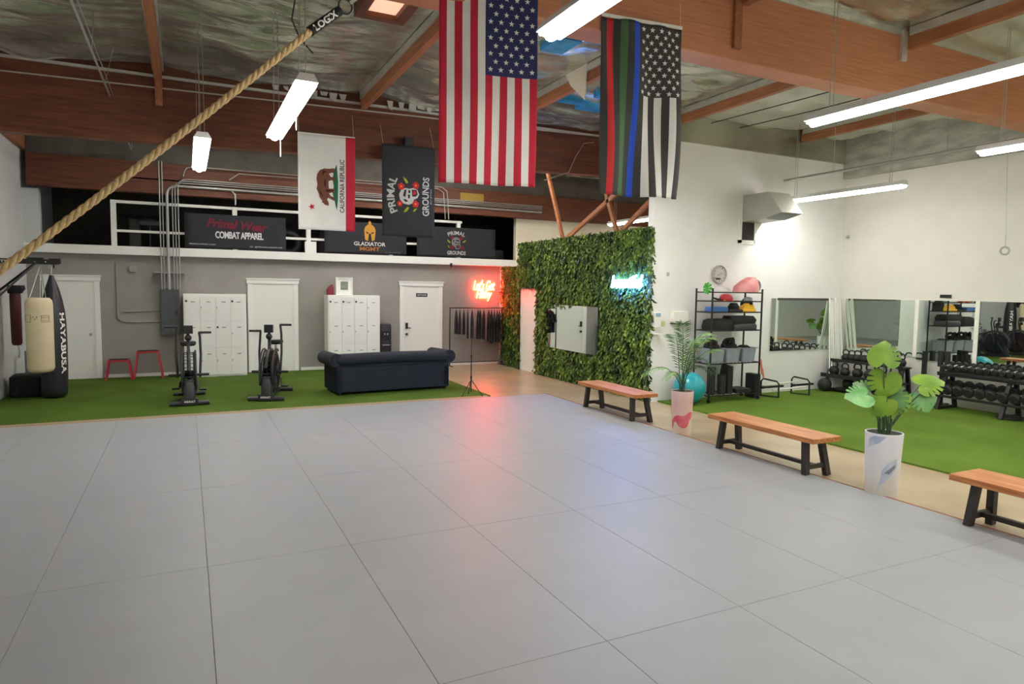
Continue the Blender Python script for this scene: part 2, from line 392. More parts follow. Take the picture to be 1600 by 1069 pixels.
sp = obj('sign_plate', MB().box(5.26, 5.56, -.03, -.018, 1.79, 1.88), M_black, t, bevel=.003)
obj('sign_lettering', put_text(MB(), 'RESTROOM', .24, .035, on_plane((5.41, -.0315, 1.835), (1, 0, 0), (0, 0, 1)), .01), M_trim, sp)

# turf, mats
tag(obj('artificial_turf', MB().box(XL+.01, 5.1, 11.3, YB-.04, 0, .022), M_turf_shaded), 'green artificial turf strip under the sofa and exercise bikes', 'turf')
tag(obj('artificial_turf', MB().box(7.7, XR-.01, YN+.1, YW-.01, 0, .022), M_turf), 'green artificial turf in the mirrored gym area at right', 'turf')
tag(obj('floor_board', MB().box(XL+.01, 5.0, 11.06, 11.28, 0, .03), M_board, bevel=.004), 'pale wooden board between the grey mats and the far turf', 'board')
tag(obj('floor_edging', MB().box(6.115, 6.145, YN+.1, 11.02, 0, .04), M_edge, bevel=.003), 'red-brown wooden edging along the right side of the mats', 'edging')
tag(obj('floor_edging', MB().box(XL+.01, 6.145, 11.025, 11.05, 0, .036), M_edge, bevel=.003), 'red-brown wooden edging along the back of the mats', 'edging')
seams = [XL+.01, -1.9, -.906, .094, 1.094, 2.094, 3.094, 4.094, 5.094, 6.11]
rows = [11.02, 9.0, 7.0, 5.0, 3.0, 1.0, -1.0]
ordw = ['first', 'second', 'third', 'fourth', 'fifth', 'sixth', 'seventh', 'eighth', 'ninth']
for j in range(6):
    for i in range(9):
        if j >= 4 and False: continue
        g = .0012
        o = obj('floor_mat', MB().box(seams[i]+g, seams[i+1]-g, rows[j+1]+g, rows[j]-g, 0, .04), M_mat, bevel=.0022)
        tag(o, f'grey floor mat panel, {ordw[j]} row from the far edge, {ordw[i]} column from the left wall', 'floor mat', 'grey floor mat panels')

# ================================================================== LIGHTS
def led(label, x, y0, n, z=3.78, seg=1.2, name='strip_light'):
    t = thing(name, label, 'light', (x, y0, z), 0)
    L = n*seg
    obj('housing', MB().prism([(-.1, .0), (.1, .0), (.06, .07), (-.06, .07)], 1, 0, L), M_ledbody, t, bevel=.004)
    for k in range(n):
        obj('diffuser', MB().tube([(0, k*seg+.03, -.0), (0, (k+1)*seg-.03, -.0)], .055, 12).box(-.085, .085, k*seg+.03, (k+1)*seg-.03, -.028, -.002), M_led, t)
    for yy in (.25, L-.25):
        obj('hanging_wire', MB().tube([(-.03, yy, .07), (-.02, yy, ZC-.08-z)], .004, 5).tube([(.03, yy, .07), (.02, yy, ZC-.08-z)], .004, 5), M_galv, t)
    return t
l_ = led('long strip light left of the white state flag', .98, 6.1, 2)
obj('pull_cord', MB().tube([(.02, 2.0, -.04), (.02, 2.0, -.3)], .006, 6), M_ledbody, l_); obj('pull_cord', MB().tube([(.08, 1.2, -.02), (.08, 1.2, -.16)], .006, 6), M_ledbody, l_)
led('short looking strip light hanging over the lockers, behind the rope', .22, 9.0, 2)
led('strip light whose end shows beside the striped dark flag', 2.3, 3.0, 1)
led('added strip light above the frame over the mats', 4.1, -.4, 2)  # added out of view for more light on the central mats
led('long double strip light at upper right over the mats', 5.85, 2.6, 2)
led('strip light at the right edge over the gym turf', 8.82, 2.6, 2)
led('strip light in front of the white gym wall near the vent hood', 10.42, 7.0, 2)
for x_, lb_ in ((.6, 'leftmost'), (2.9, 'second from the left'), (4.9, 'third from the left'), (6.6, 'nearest the ivy wall')):  # added fixtures, out of sight, to brighten the back wall
    led('added strip light tucked up behind the far beam, ' + lb_, x_, 12.4, 2, z=5.02)
led('added strip light hidden behind the centre flag', 4.3, 9.0, 1, z=4.5)  # added out of sight as extra light for the rear
led('third added short strip light behind the striped dark flag', 6.3, 7.75, 1)  # this and the next two are added to brighten the white gym wall
led('added short strip light hidden behind the striped dark flag', 5.68, 7.2, 1)
led('second added short strip light behind the striped dark flag', 5.95, 7.3, 1)
led('unseen strip light behind the ivy wall', 10.2, 12.6, 2)  # unseen fixture, assumed from the bright cream wall
led('added strip light behind the camera over the right mats', 5.85, -1.6, 2)  # this and the two below are assumed fixtures, added as extra light
led('added strip light near the right wall behind the camera', 8.82, -1.2, 2)
led('added unseen strip light on the right near the camera', 11.2, 1.4, 2)

# ================================================================== CLOTH FLAGS
def cloth(name, label, cat, W, H, loc, rz, ucols, fmat, mats, wave, nv=40, sub=3, parent=None, thick=.003):
    """ucols: list of u boundaries across; fmat(i_col, v) -> material index; returns object and the surface map"""
    root = thing(name, label, cat, loc, rz)
    def S(x, z, off=0.0):  # x across from left edge (0..W), z down (0..H)
        u, v = x/W, z/H
        e = .001
        y = wave(u, v)
        return Vector((x - W/2 + .0*y, y - off, -z))
    us = []
    for a, b in zip(ucols[:-1], ucols[1:]):
        for k in range(sub): us.append((a + (b-a)*k/sub, len(us)//sub))
    us.append((ucols[-1], 0))
    nu = len(us); vs = [S(u*W, H*j/nv) for j in range(nv+1) for u, _ in us]
    fs = []; ms = []
    for j in range(nv):
        for i in range(nu-1):
            fs.append([j*nu+i, (j+1)*nu+i, (j+1)*nu+i+1, j*nu+i+1]); ms.append(fmat(i//sub, (j+.5)/nv))
    mb = MB(); mb.v = [tuple(v) for v in vs]; mb.f = fs; mb.m = ms
    o = obj('cloth', mb, mats, root, smooth=True, angle=80)
    sd = o.modifiers.new('thickness', 'SOLIDIFY'); sd.thickness = thick; sd.offset = 0
    return root, S
def cmat(n, rgb, tr=.0):
    m = mat(n, rgb, .7, var=.03, scale=5, bump=.15, bscale=400, spec=.25)
    return m
F_red = cmat('flag_red', (196, 42, 62)); F_white = cmat('flag_white', (240, 238, 232)); F_navy = cmat('flag_navy', (50, 54, 98))
F_black = cmat('flag_black', (70, 70, 67)); F_sred = cmat('stripe_red', (206, 56, 60)); F_green = cmat('stripe_green', (80, 120, 80)); F_blue = cmat('stripe_blue', (46, 84, 200))
F_char = cmat('banner_charcoal', (48, 49, 53)); F_brown = cmat('bear_brown', (120, 74, 58)); F_dbrown = cmat('bear_dark', (62, 36, 30)); F_grass = cmat('flag_green', (36, 110, 74))
F_ink = cmat('flag_ink', (50, 44, 42)); F_gold = cmat('logo_gold', (206, 150, 62)); F_lgrey = cmat('logo_grey', (190, 190, 188)); F_crim = cmat('logo_crimson', (196, 44, 44)); F_leaf = cmat('logo_leaf', (150, 160, 48))
F_mgrey = cmat('logo_midgrey', (128, 128, 128)); F_dred = cmat('logo_dark_red', (120, 36, 52)); F_orange = cmat('logo_orange', (230, 150, 60)); F_bronze = cmat('logo_bronze', (168, 110, 60))

def wave1(a, b, c):
    return lambda u, v: a*math.sin(u*9+v*2.2+c)*(.25+.75*v) + b*math.sin(u*17-v*3+c) * (.3+.7*v) + .01*math.sin(v*7+c)
# stars and stripes
W, H = .86, 1.70
b13 = [k/13 for k in range(14)]
vun = .455
def fm(i, v):
    if i >= 6 and v < vun: return 2
    return 0 if i % 2 == 0 else 1
us, S = cloth('striped_flag', 'large red, white and blue flag with white stars hanging vertically at top centre', 'flag', W, H, (2.385, 5.40, 4.62), R(-12), b13, fm, [F_red, F_white, F_navy], wave1(.022, .009, .4), nv=44)
mb = MB(); uw = W*7/13; ux = W*6/13; uh = H*vun
for r_ in range(11):
    n = 5 if r_ % 2 == 0 else 4
    for k in range(n):
        cx = ux + uw*((k*2 + (1 if n == 5 else 2))/10); cz = uh*(.07 + .86*r_/10)
        poly_fine(mb, star(0, 0, .026), lambda x, y: S(cx+x, cz-y, .005), cut=.2)
obj('stars', mb, F_white, us)
obj('header_band', MB().box(-W/2, W/2, -.004, .006, -.002, .03), F_white, us)
obj('cord', MB().tube([(-W/2+.02, 0, .02), (-W/2+.02, 0, .2)], .003, 5).tube([(W/2-.02, 0, .02), (W/2-.02, 0, .2)], .003, 5), M_rope, us)
# dark striped flag
W, H = .88, 1.64
cols = [3, 0, 3, 1, 3, 2]
def fm(i, v):
    if i < 6: return cols[i]
    if v < .415: return 3
    return 4 if i % 2 == 1 else 3
ds, S = cloth('striped_flag', 'black and white flag with red, green and blue stripes hanging right of the centre flag', 'flag', W, H, (3.98, 5.38, 4.57), R(-6), b13, fm, [F_sred, F_green, F_blue, F_black, F_white], lambda u, v: .05*math.sin(u*8.5+v*3.5+1)*(.25+.75*v) + .02*math.sin(u*15-v*5), nv=44)
mb = MB(); uw = W*7/13; ux = W*6/13; uh = H*.415
for r_ in range(11):
    n = 5 if r_ % 2 == 0 else 4
    for k in range(n):
        cx = ux + uw*((k*2 + (1 if n == 5 else 2))/10); cz = uh*(.08 + .86*r_/10)
        poly_fine(mb, star(0, 0, .028), lambda x, y: S(cx+x, cz-y, .006), cut=.2)
obj('stars', mb, F_white, ds)
obj('header_band', MB().box(-W/2, W/2, -.004, .006, -.002, .028), F_white, ds)
obj('cord', MB().tube([(-W/2+.02, 0, .02), (-W/2+.02, .02, .25)], .003, 5).tube([(W/2-.02, 0, .02), (W/2-.02, .02, .25)], .003, 5), M_rope, ds)
# bear flag, turned on its side: design coords (a along 0..1.52 left->right, b up 0..0.91) -> x = W-b*.., z = a from bottom
W, H = .91, 1.53
cf, S = cloth('state_flag', 'white flag with brown bear, red star and red stripe, hung sideways', 'flag', W, H, (2.12, 11.32, 4.47), R(-3), [0, .17, .34, .5, .67, .83, 1], lambda i, v: 1 if i == 5 else 0, [F_white, F_red], lambda u, v: .012*math.sin(u*5+v*3), nv=30)
def D(a, b, off=.006): return S(W - b, H - a, off)      # a: along design width, b: height from design bottom
mb = MB()
bear = [(.40, .47), (.415, .52), (.44, .545), (.455, .575), (.475, .56), (.52, .60), (.60, .625), (.66, .655), (.74, .64), (.82, .655), (.90, .645), (.97, .60), (1.0, .53), (1.0, .44), (1.015, .36), (.97, .345), (.93, .35), (.94, .40), (.92, .45), (.87, .42), (.86, .345), (.80, .34), (.82, .40), (.80, .455), (.72, .455), (.68, .45), (.68, .36), (.61, .345), (.62, .40), (.60, .45), (.56, .42), (.54, .36), (.48, .345), (.50, .40), (.53, .46), (.50, .485), (.45, .455), (.41, .455)]
poly_fine(mb, bear, lambda a, b: D(a, b*.95-.0, .007))
obj('bear', mb, F_brown, cf)
mb = MB()
for poly in ([(.52, .55), (.60, .60), (.66, .62), (.60, .57)], [(.70, .50), (.84, .50), (.80, .53), (.72, .53)], [(.88, .56), (.97, .55), (.95, .48), (.93, .53)], [(.62, .50), (.66, .50), (.66, .38), (.64, .38)], [(.42, .50), (.45, .52), (.44, .49)]):
    poly_fine(mb, poly, lambda a, b: D(a, b*.95, .009))
obj('bear_shading', mb, F_dbrown, cf)
mb = MB(); poly_fine(mb, [(.33, .30), (.50, .285), (.80, .28), (1.08, .30), (1.0, .335), (.85, .37), (.72, .35), (.6, .37), (.5, .34), (.42, .325)], lambda a, b: D(a, b, .006)); obj('grass_mound', mb, F_grass, cf)
mb = MB(); poly_fine(mb, star(.37, .70, .055), lambda a, b: D(a, b, .006)); obj('star', mb, F_red, cf)
mb = MB(); put_text(mb, 'CALIFORNIA REPUBLIC', .86, .075, lambda x, y: D(.73+x, .215+y, .006), .012); obj('lettering', mb, F_ink, cf)
obj('header_band', MB().box(-W/2, W/2, -.003, .005, -.002, .02), F_white, cf)
obj('cord', MB().tube([(-W/2+.02, 0, .0), (-W/2+.02, .14, .4)], .003, 5).tube([(W/2-.02, 0, .0), (W/2-.02, .14, .4)], .003, 5), M_rope, cf)

# animal-head logo drawn in a 1 x 1 box, centre 0
def head_logo(root, fn, k, colors, small=False):
    """generic snarling animal head with red flowers; fn maps (x,y) -> 3D with offset"""
    lg, dk, red, leaf, org = colors
    mb = MB(); poly_fine(mb, [(p[0]*k, p[1]*k) for p in [(-.30, .0), (-.27, .18), (-.14, .30), (.02, .33), (.16, .27), (.24, .12), (.22, -.02), (.26, -.16), (.20, -.30), (.06, -.36), (-.06, -.30), (-.12, -.18), (-.24, -.14)]], lambda x, y: fn(x, y, .006)); obj('logo_head', mb, lg, root)
    mb = MB()
    for poly in ([(-.02, .20), (.16, .16), (.20, .08), (.04, .10), (-.06, .12)], [(-.10, .02), (.02, .04), (.04, -.04), (-.08, -.04)], [(.08, .02), (.18, .02), (.17, -.05), (.08, -.05)], [(-.02, -.12), (.20, -.10), (.20, -.26), (.06, -.31), (-.02, -.24)], [(-.22, .10), (-.14, .20), (-.12, .12), (-.18, .02)]):
        poly_fine(mb, [(p[0]*k, p[1]*k) for p in poly], lambda x, y: fn(x, y, .009))
    obj('logo_features', mb, dk, root)
    mb = MB(); poly_fine(mb, [(p[0]*k, p[1]*k) for p in [(.03, -.15), (.16, -.14), (.16, -.23), (.07, -.26)]], lambda x, y: fn(x, y, .012))
    for cx, cy, r in [(.28, .26, .11), (-.28, .30, .09), (-.26, -.24, .11), (.34, -.24, .11)]:
        pts = []
        for q in range(20): a = 2*PI*q/20; rr = r*(1+.14*math.cos(5*a)); pts.append(((cx+rr*math.cos(a))*k, (cy+rr*math.sin(a))*k))
        poly_fine(mb, pts, lambda x, y: fn(x, y, .0075))
    obj('logo_flowers', mb, red, root)
    mb = MB()
    for cx, cy in [(.28, .26), (-.28, .30), (-.26, -.24), (.34, -.24)]: poly_fine(mb, ell(cx*k, cy*k, .03*k, .03*k, 8), lambda x, y: fn(x, y, .0095))
    obj('logo_flower_centres', mb, org, root)
    mb = MB()
    for pts in ([(-.40, -.02), (-.52, .06), (-.56, .18), (-.48, .14), (-.36, .04)], [(.42, .02), (.54, .10), (.60, .2), (.48, .16), (.38, .08)], [(-.40, -.3), (-.5, -.22), (-.52, -.14), (-.42, -.2)]):
        poly_fine(mb, [(p[0]*k, p[1]*k) for p in pts], lambda x, y: fn(x, y, .007))
    obj('logo_leaves', mb, leaf, root)
# black flag
W, H = .92, 1.54
bf, S = cloth('black_flag', 'black flag with white animal-head logo and red flowers, hung sideways behind the centre flag', 'flag', W, H, (3.47, 11.2, 4.43), R(-3), [k/6 for k in range(7)], lambda i, v: 0, [F_char], lambda u, v: .02*math.sin(u*5+v*3+2)*(.3+v), nv=30)
fnb = lambda x, y, o=.006: S(W*.50 - y, H*.545 - x, o)
head_logo(bf, fnb, .52, (F_lgrey, F_ink, F_crim, F_leaf, F_orange))
def arch(s, w, h, rad, cy, sign, fn, bold):
    def g(x, y):
        a = x/rad; rr = rad + sign*y
        return fn(rr*math.sin(a), cy + sign*(rr*math.cos(a) - rad))
    mb = MB(); put_text(mb, s, w, h, g, bold); return mb
obj('lettering', arch('PRIMAL', .62, .13, .7, .32, 1, lambda x, y: fnb(x, y, .006), .025), F_lgrey, bf)
mb = arch('GROUNDS', .66, .12, 5, -.30, 1, lambda x, y: fnb(x, y, .006), .025)
put_text(mb, 'JIU JITSU', .26, .03, lambda x, y: fnb(x, y-.40, .006), .0); obj('lettering', mb, F_lgrey, bf)
obj('hanging_bracket', MB().box(-.06, .08, .01, .24, -.02, .15), M_black, bf, bevel=.004)
obj('cord', MB().tube([(-W/2+.02, 0, .0), (-W/2+.02, .26, .4)], .003, 5).tube([(W/2-.02, 0, .0), (W/2-.02, .26, .4)], .003, 5), M_rope, bf)

# ledge banners (front face towards -Y)
def banner(label, x0, x1, z0, z1):
    W, H = x1-x0, z1-z0
    return cloth('banner', label, 'banner', W, H, ((x0+x1)/2, YB-.1, z1), 0, [k/8 for k in range(9)], lambda i, v: 0, [F_char], lambda u, v: .018*math.sin(u*13+v*4+x0)*(.2+.8*v*(1-abs(2*u-1)*.5)) , nv=16, sub=2), W, H
M_bgrey = mat('banner_text_white', (214, 214, 212), .7)
(b1, S), W, H = banner('dark banner reading COMBAT APPAREL on the ledge at left', 0.0, 2.1, 2.82, 3.57)
f1 = lambda x, y: S(W/2+x, H/2-y, .012)
obj('lettering', put_text(MB(), 'COMBAT APPAREL', 1.0, .155, f1 and (lambda x, y: f1(x+.06, y-.07)), .03, spacing=.9), M_bgrey, b1)
obj('red_lettering', put_text(MB(), 'Primal Wear', 1.26, .2, lambda x, y: f1(x+.02, y+.16-.05*x), .03, .3), F_dred, b1)
mb = put_text(MB(), 'PRIMALWEAR.COM', .52, .03, lambda x, y: f1(x-.7, y-.29)); put_text(mb, 'IG: @PRIMALWEAR.MX', .7, .035, lambda x, y: f1(x+.62, y-.31)); obj('small_lettering', mb, M_bgrey, b1)
(b2, S), W, H = banner('dark banner with gold helmet reading GLADIATOR MGMT', 2.97, 4.98, 2.83, 3.58)
f2 = lambda x, y: S(W/2+x, H/2-y, .012)
obj('lettering', put_text(MB(), 'GLADIATOR', .78, .095, lambda x, y: f2(x+.08, y-.14), .02), M_bgrey, b2)
obj('gold_lettering', put_text(MB(), 'MGMT', .5, .095, lambda x, y: f2(x+.08, y-.26), .03), F_bronze, b2)
mb = MB()
hel = [(-.13, .0), (-.14, .12), (-.12, .2), (-.06, .26), (0, .275), (.06, .26), (.12, .2), (.14, .12), (.13, .0), (.12, -.1), (.05, -.13), (.03, -.02), (.022, .06), (.0, .04), (-.022, .06), (-.03, -.02), (-.05, -.13), (-.12, -.1)]
poly_fine(mb, hel, lambda x, y: f2(x+.08, y+.06)); poly_fine(mb, [(-.03, .25), (.03, .25), (.035, .32), (0, .36), (-.035, .32)], lambda x, y: f2(x+.08, y+.06)); obj('gold_helmet_logo', mb, F_gold, b2)
mb = MB()
for s in (-1, 1): poly_fine(mb, [(s*.03, .07), (s*.1, .1), (s*.085, .055), (s*.04, .045)], lambda x, y: S(W/2+x+.08, H/2-y-.06, .016))
obj('helmet_eyes', mb, F_char, b2)
mb = put_text(MB(), '@GLADIATOR.MGMT', .42, .03, lambda x, y: f2(x+.66, y-.33)); obj('small_lettering', mb, F_mgrey, b2)
(b3, S), W, H = banner('dark banner reading PRIMAL GROUNDS with grey animal head, right end of the ledge', 5.25, 7.42, 2.83, 3.58)
f3 = lambda x, y, o=.012: S(W/2+x-.02, H/2-y, o)
head_logo(b3, lambda x, y, o: f3(x, y-.02, o+.004), .46, (F_mgrey, F_char, F_dred, F_leaf, F_dred))
obj('lettering', arch('PRIMAL', .5, .1, .55, .24, 1, lambda x, y: f3(x, y), .02), F_lgrey, b3)
obj('lettering', arch('GROUNDS', .5, .1, 5, -.27, 1, lambda x, y: f3(x, y), .025), F_lgrey, b3)

# ================================================================== ROPE with sleeve and shackle
A = Vector((-.824, 4.104, 2.172)); B = Vector((.74, 4.39, 3.60)); dr = (B-A).normalized(); A2 = A - dr*2.6
A2 = A - dr*((A.x - XL - .15)/dr.x)
t = thing('climbing_rope', 'thick twisted tan climbing rope slanting across the upper left, black sleeve on top', 'rope', A)
Lr = (B-A2).length; a = dr.cross(Vector((0, 0, 1))).normalized(); b = a.cross(dr)
def ropec(s): return A2 + dr*s - Vector((0, 0, 1))*.10*math.sin(PI*s/Lr) - A
mbs = MB(); N = int(Lr/.012)
for k in range(3):
    mbs.tube([ropec(Lr*i/N) + (a*math.cos(2*PI*(k/3 + Lr*i/N/.14)) + b*math.sin(2*PI*(k/3 + Lr*i/N/.14)))*.0105 for i in range(N+1)], .0125, 7)
obj('rope_strands', mbs, M_rope, t, smooth=True, angle=60)
sl = obj('sleeve', MB().tube([B-A-dr*.02, B-A+dr*.24], .03, 14), M_blackm, t, smooth=True)
vd = (Vector((0, 0, 2.012)) - B).normalized(); upv = dr.cross(vd).normalized(); 
if upv.z < 0: upv = -upv
fwd = dr.cross(upv) if dr.cross(upv).dot(vd) > 0 else -dr.cross(upv)
def curved(x, y):
    an = y/.031; return B-A + dr*(.10+x) + (upv*math.sin(an) + fwd*math.cos(an))*.0345
obj('sleeve_lettering', put_text(MB(), 'LOGIX', .19, .040, curved, .035), F_white, sl)
cc = B-A+dr*.29
obj('shackle', MB().tube(arc(cc, .045, 0, 2*PI, 20, dr, upv)[:-1], .006, 8, closed=True), M_black, t, smooth=True)
obj('top_clip', MB().bar(cc+dr*.04, cc+dr*.2, .012, .02).tube([cc+dr*.2, cc+dr*.2+Vector((.45, .1, 1.2))], .006, 6), M_galv, t)
obj('wall_hook', MB().tube([A2-A-dr*.0, A2-A-Vector((.14, 0, 0))], .012, 8), M_galv, t)

# ceiling pipes and cables
t = thing('sprinkler_pipe', 'thin galvanised pipe running into the room at upper left with hanging wires', 'pipe', (-.93, 5, 4.72))
obj('pipe', MB().tube([(0, -6, 0), (0, 11, 0)], .014, 8).tube([(.05, -6, .03), (.04, 11, .02)], .006, 6), M_galv, t)
obj('hanger_wire', MB().tube([(.0, 4.4, 0), (.03, 4.4, .5)], .004, 5).tube([(.0, 5.8, 0), (.1, 5.9, .5)], .004, 5).tube([(.0, 10.9, 0), (.0, 10.9, .3)], .004, 5), M_galv, t)
t = thing('sprinkler_pipe', 'grey pipe under the ceiling in front of the white gym wall', 'pipe', (10.55, 9.45, 4.2))
obj('pipe', MB().tube([(0, 0.1, 0), (-.12, -12, 0)], .028, 10).tube([(.12, .1, .03), (0, -12, .03)], .016, 8), M_galv, t, smooth=True)
obj('hanger_wire', MB().tube([(0, -1, 0), (0, -1, .95)], .005, 5).tube([(0, -3, 0), (0, -3, .95)], .005, 5).tube([(0, -4.6, 0), (0, -4.6, .95)], .005, 5), M_galv, t)
tag(obj('cable', MB().tube([(8.6, 9.5, 5.06), (8.6, 7.5, 5.0), (8.75, 6.2, 5.02), (9.4, 5.9, 5.0)], .008, 6), M_blackm), 'black cable stapled under the white ceiling beside the purlin', 'cable')
tag(obj('cable', MB().tube([(9.3, 9.5, 5.06), (9.35, 8, 5.02), (9.5, 6.4, 5.04), (9.9, 5.9, 5.0)], .008, 6), M_blackm), 'second thin black cable under the white ceiling, further right', 'cable')
tag(obj('cable', MB().tube([(1.25, 7.2, 5.2), (1.05, 7.2, 4.9), (1.02, 7.25, 4.7), (1.1, 7.3, 4.55), (1.25, 7.4, 4.45)], .008, 6), M_blackm), 'black cable looping down beside the strip light', 'cable')
tag(obj('cable', MB().tube([(7.35, 11.44, 4.95), (7.1, 11.42, 4.9), (6.9, 11.4, 4.6), (6.75, 11.38, 4.3), (6.2, 11.36, 4.1)], .009, 6), M_conc), 'tan cable drooping off the far beam toward the ivy wall', 'cable')
t = thing('hanging_hook', 'pulley ring on a thin cord hanging in front of the right wall', 'hook', (11.9, 6.25, 2.75))
obj('ring', MB().tube(arc((0, 0, -.0), .06, 0, 2*PI, 20, (.3, -.95, 0), (0, 0, 1))[:-1], .016, 8, closed=True), M_galv, t, smooth=True)
obj('cord', MB().tube([(0, 0, .06), (0, 0, .25)], .006, 6).tube([(0, 0, .25), (.0, .1, 2.4)], .003, 5), M_galv, t)

# conduits on the back wall
def conduit(label, pts, r): tag(obj('electrical_conduit', MB().tube(pts, r, 10), M_galv, smooth=True, angle=60), label, 'conduit')
def bend(x, zt, x2, y, rr=.18):
    return [(x, y, 1.9), (x, y, zt-rr)] + [(x+rr-rr*math.cos(a), y, zt-rr+rr*math.sin(a)) for a in (PI/8, PI/4, 3*PI/8)] + [(x+rr, y, zt), (x2, y, zt)]
Yc = 16.084
conduit('leftmost straight conduit rising from the electrical panel', [(-.46, Yc, 1.9), (-.46, Yc, 4.6)], .014)
conduit('second straight conduit rising from the electrical panel', [(-.405, Yc, 1.9), (-.405, Yc, 4.6)], .012)
conduit('thick conduit rising from the panel and bending right over the railing', bend(-.32, 4.10, 8.7, Yc-.02), .032)
conduit('thin conduit bending right just above the thick one', bend(-.22, 4.17, 8.7, Yc-.03), .013)
conduit('thin conduit bending right, second above the thick one', bend(-.165, 4.21, 8.7, Yc-.05), .013)
conduit('rightmost thin conduit from the panel, highest of the bent bundle', bend(-.11, 4.25, 8.7, Yc-.07), .013)
conduit('upper conduit looping from the strut to the middle of the beam', [(.0, Yc-.1, 4.3), (.02, Yc-.1, 4.4)] + [(.2-.18*math.cos(a), Yc-.1, 4.4+.12*math.sin(a)) for a in (PI/4, PI/2)] + [(5.8, Yc-.1, 4.54), (5.95, Yc-.1, 4.45), (6.0, Yc-.1, 3.75)], .013)
conduit('lower of the two upper conduits under the brown loft beam', [(.9, Yc-.12, 4.3), (1.1, Yc-.12, 4.45), (5.7, Yc-.12, 4.49), (5.85, Yc-.12, 4.4), (5.9, Yc-.12, 3.75)], .011)
conduit('short conduit dropping from the bundle to the railing over the first banner', [(.95, Yc-.02, 4.08), (1.02, Yc-.02, 4.0), (1.02, Yc-.02, 3.78)], .02)
for x0, x1, y0, y1, z, lb in ((-1.0, 0, Yc+.035, 16.1, 4.2, 'top steel channel strut behind the conduits, under the brown beam'), (-.6, -.02, Yc+.03, YB, 2.25, 'lowest steel channel strut across the conduits on the grey wall')):
    tag(obj('channel_strut', MB().box(x0, x1, y0, y1, z, z+.03), M_galv), lb, 'strut')
t = thing('breaker_box', 'dark grey electrical panel on the grey wall left of the lockers', 'electrical panel', (-.31, YB-.1, 1.42))
M_panel = mat('panel_grey', (92, 96, 98), .5)
obj('box', MB().box(-.18, .18, -.08, .1, -.5, .5), M_panel, t, bevel=.006)
obj('door', MB().box(-.15, .15, -.095, -.08, -.46, .38), mat('panel_door', (84, 88, 90), .45), t, bevel=.004)
obj('latch', MB().box(.1, .13, -.105, -.095, -.05, .03), M_black, t)
tag(obj('wall_conduit', MB().tube([(-1.31, YB-.02, 2.46), (-1.31, YB-.02, 1.3)] + [(-1.25, YB-.02, 1.22), (-1.15, YB-.02, 1.2), (-.5, YB-.02, 1.2)], .015, 8), M_grey), 'painted grey conduit running down and along the grey wall', 'conduit')
tag(obj('wall_conduit', MB().tube([(-1.2, YB-.02, 1.42), (-.5, YB-.02, 1.44)], .013, 8), M_grey), 'short painted grey conduit straight into the panel side', 'conduit')
tag(obj('junction_box', MB().box(-1.07, -.95, YB-.06, YB, 2.26, 2.38), M_grey, bevel=.004), 'small grey junction box high on the grey wall', 'junction box')
tag(obj('security_camera', MB().sphere((6.14, YB-.2, 2.6), .035).box(6.12, 6.16, YB-.22, YB-.16, 2.6, 2.66), M_black), 'small black camera under the white ledge', 'camera')
tag(obj('plywood_square', MB().box(6.35, 7.0, 16.085, 16.1, 4.26, 4.46), mat('yellow_plywood', (160, 132, 52), .7)), 'small yellow plywood rectangle on the dark loft beam', 'plywood')
# loft storage
t = thing('pedestal_fan', 'dim grey pedestal fan standing in the loft', 'fan', (-.7, 17.2, 2.75))
obj('base', MB().cyl((0, 0), .2, 0, .03), M_blackm, t); obj('pole', MB().cyl((0, 0), .015, .03, .62, 8), M_panel, t)
obj('fan_head', MB().loft([(.58, .22, .1, 0, 0), (.66, .26, .12, 0, 0), (.72, .1, .08, 0, 0)]), M_panel, t, smooth=True)
tag(obj('tire', MB().tube(arc((2.25, 17.0, 3.06), .24, 0, 2*PI, 24, (1, 0, 0), (0, 0, 1))[:-1], .09, 10, closed=True), M_rubber, smooth=True), 'black tire leaning in the loft right of the first banner', 'tire')
for (x, w, h, lb, rgb) in [(-1.0, .12, .7, 'tall dim grey roll at the left end of the loft', (70, 68, 64)), (4.25, .3, .45, 'dark storage box in the loft behind the black flag', (48, 46, 42)), (7.8, .3, .35, 'dark storage box at the right end of the loft', (52, 54, 56)), (3.2, .2, .9, 'dark tall case in the loft behind the red striped edge', (38, 36, 36))]:
    tag(obj('storage_case', MB().loft([(2.75, w, w*.8, x, 17.3), (2.8+h*.5, w, w*.8, x, 17.3), (2.75+h, w*.92, w*.7, x, 17.3)], 20, 5), mat('case_%d' % rgb[0], rgb, .7)), lb, 'storage case')

